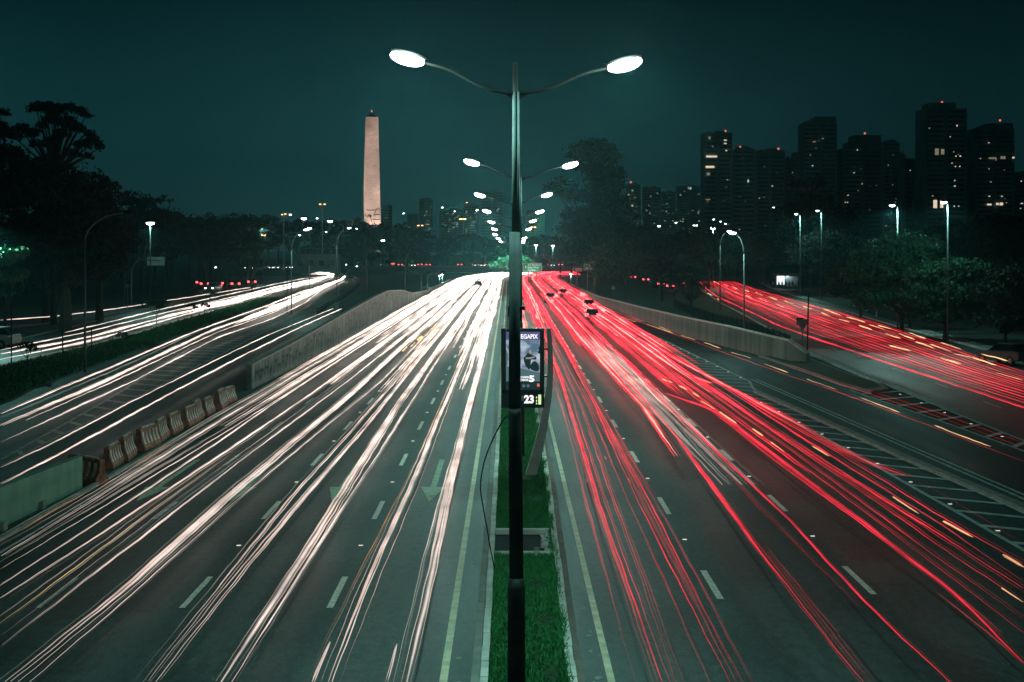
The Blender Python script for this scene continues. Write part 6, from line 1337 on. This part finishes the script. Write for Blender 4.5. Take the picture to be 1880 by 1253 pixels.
# exit road
for a, c in (((1140, 582), (1170, 592)), ((1186, 595), (1236, 612)), ((1210, 600), (1234, 609)), ((1250, 616), (1278, 625)), ((1292, 629), (1323, 640)), ((1342, 647), (1379, 658)), ((1404, 668), (1448, 685)), ((1481, 696), (1537, 716)), ((1579, 730), (1651, 758)), ((1715, 781), (1821, 821))):
    trail([a, c], [(0, 0, .03, 'oy')], 'thin amber dash in the line along the right exit road', 'amber dashes on the exit road', z=.85, wig=1.5)
GE = 'thin trails on the right exit road'
trail([(1880, 849), (1651, 762), (1537, 720), (1448, 690), (1330, 648), (1240, 615), (1140, 580), (1080, 560)], [(0, 0, .014, 'rf'), (.05, 0, .014, 'rm')], 'thin red thread under the amber dashes of the exit road', GE, z=.85)
trail([(1440, 672), (1560, 712), (1700, 757), (1880, 822)], [(0, 0, .03, 'rf'), (.2, .1, .02, 'rf')], 'faint red veil over the painted island beyond the kerb nose', GE, z=.85)
trail([(1180, 592), (1120, 570), (1060, 545)], [(0, 0, .03, 'rm'), (.3, 0, .02, 'wf')], 'red thread along the foot of the right wall', GE, z=.85)
# right side road
SL = [(23.0, 45), (23.2, 64), (24, 95), (25.1, 131), (28.6, 175), (31.5, 215), (36, 258), (43, 320)]
SU = [(28.2, 50), (29.2, 80), (33, 112), (36.3, 150), (40.8, 214), (43.6, 250), (50, 320)]
GRR = 'red tail-light trails on the right side road'
names = ['lowest bright red trail', 'second red trail', 'third red trail', 'fourth red trail', 'fifth red trail', 'sixth red trail', 'seventh red trail', 'eighth red trail', 'ninth red trail', 'tenth red trail', 'eleventh red trail', 'twelfth red trail', 'thirteenth red trail', 'topmost red trail']
fr_ = [0, .14, .22, .30, .37, .45, .52, .58, .65, .72, .78, .85, .92, 1.0]
for i, t in enumerate(fr_):
    pts = [(interp(SL, y) * (1 - t) + interp(SU, y) * t, y) for y in np.arange(46 + (i % 3) * 4, 320, 12)]
    if i == 0: ls = [(0, 0, .05, 'rb'), (.06, .05, .03, 'rm')]
    else: ls = [(0, 0, g.uniform(.014, .03), g.choice(['rb', 'rm', 'rm'])), (.25, .05, g.uniform(.02, .05), 'rm'), (-.3, .1, .05, 'rf')]
    trail(pts, ls, names[i] + ' counted from the kerb of the right side road', GRR, z=.85, world=True, wig=1.3, wk=.62)
for i in range(4):
    t = g.uniform(.1, .9); ya = g.uniform(140, 170); pts = [(interp(SL, y) * (1 - t) + interp(SU, y) * t, y) for y in np.arange(ya, ya + g.uniform(60, 170), 12)]
    trail(pts, [(0, 0, .03, 'rb'), (.2, .0, .04, 'rf')], 'red trail thickening the far end of the right side road', 'far red trails of the side road', z=.85, world=True)
od = [(1310, 517, 1322, 523), (1328, 522, 1337, 526), (1343, 526, 1354, 531), (1365, 532, 1376, 536), (1386, 537, 1401, 543), (1350, 537, 1360, 541), (1370, 543, 1382, 548), (1316, 548, 1322, 552), (1410, 544, 1428, 551), (1440, 552, 1458, 559), (1395, 548, 1410, 555), (1425, 558, 1440, 565), (1298, 538, 1308, 543), (1510, 567, 1545, 580), (1508, 574, 1524, 581), (1555, 582, 1590, 592), (1540, 586, 1560, 592), (1474, 563, 1490, 568),
      (1577, 597, 1602, 606), (1595, 596, 1625, 605), (1612, 598, 1640, 605), (1624, 612, 1655, 622), (1648, 612, 1680, 624), (1668, 611, 1700, 622), (1682, 628, 1718, 640), (1708, 632, 1748, 646), (1728, 629, 1768, 642), (1752, 650, 1790, 658), (1784, 657, 1828, 671), (1800, 650, 1850, 663), (1724, 657, 1766, 669), (1632, 634, 1672, 645), (1830, 685, 1880, 698)]
for a in od: trail([(a[0], a[1]), (a[2], a[3])], [(0, 0, .05, 'oy')], 'amber blinking dash on the upper lanes of the right side road', 'amber dashes on the right side road', z=.85, wig=2.2)
print('trails', NT[0])

# ------------------------------------------------------------------ haze
hz = bpy.data.materials.new('haze'); hz.use_nodes = True; t = hz.node_tree; t.nodes.clear(); o_ = t.nodes.new('ShaderNodeOutputMaterial'); pv = t.nodes.new('ShaderNodeVolumePrincipled')
pv.inputs['Color'].default_value = (.24, .80, .84, 1); pv.inputs['Density'].default_value = HAZE; pv.inputs['Anisotropy'].default_value = 0.82
t.links.new(pv.outputs[0], o_.inputs['Volume'])
b = MB(); b.box((0, 1080, 65), (2800, 2260, 146)); tag(b.build('haze', hz), 'thin night haze hanging over the avenue', 'haze', kind='stuff')
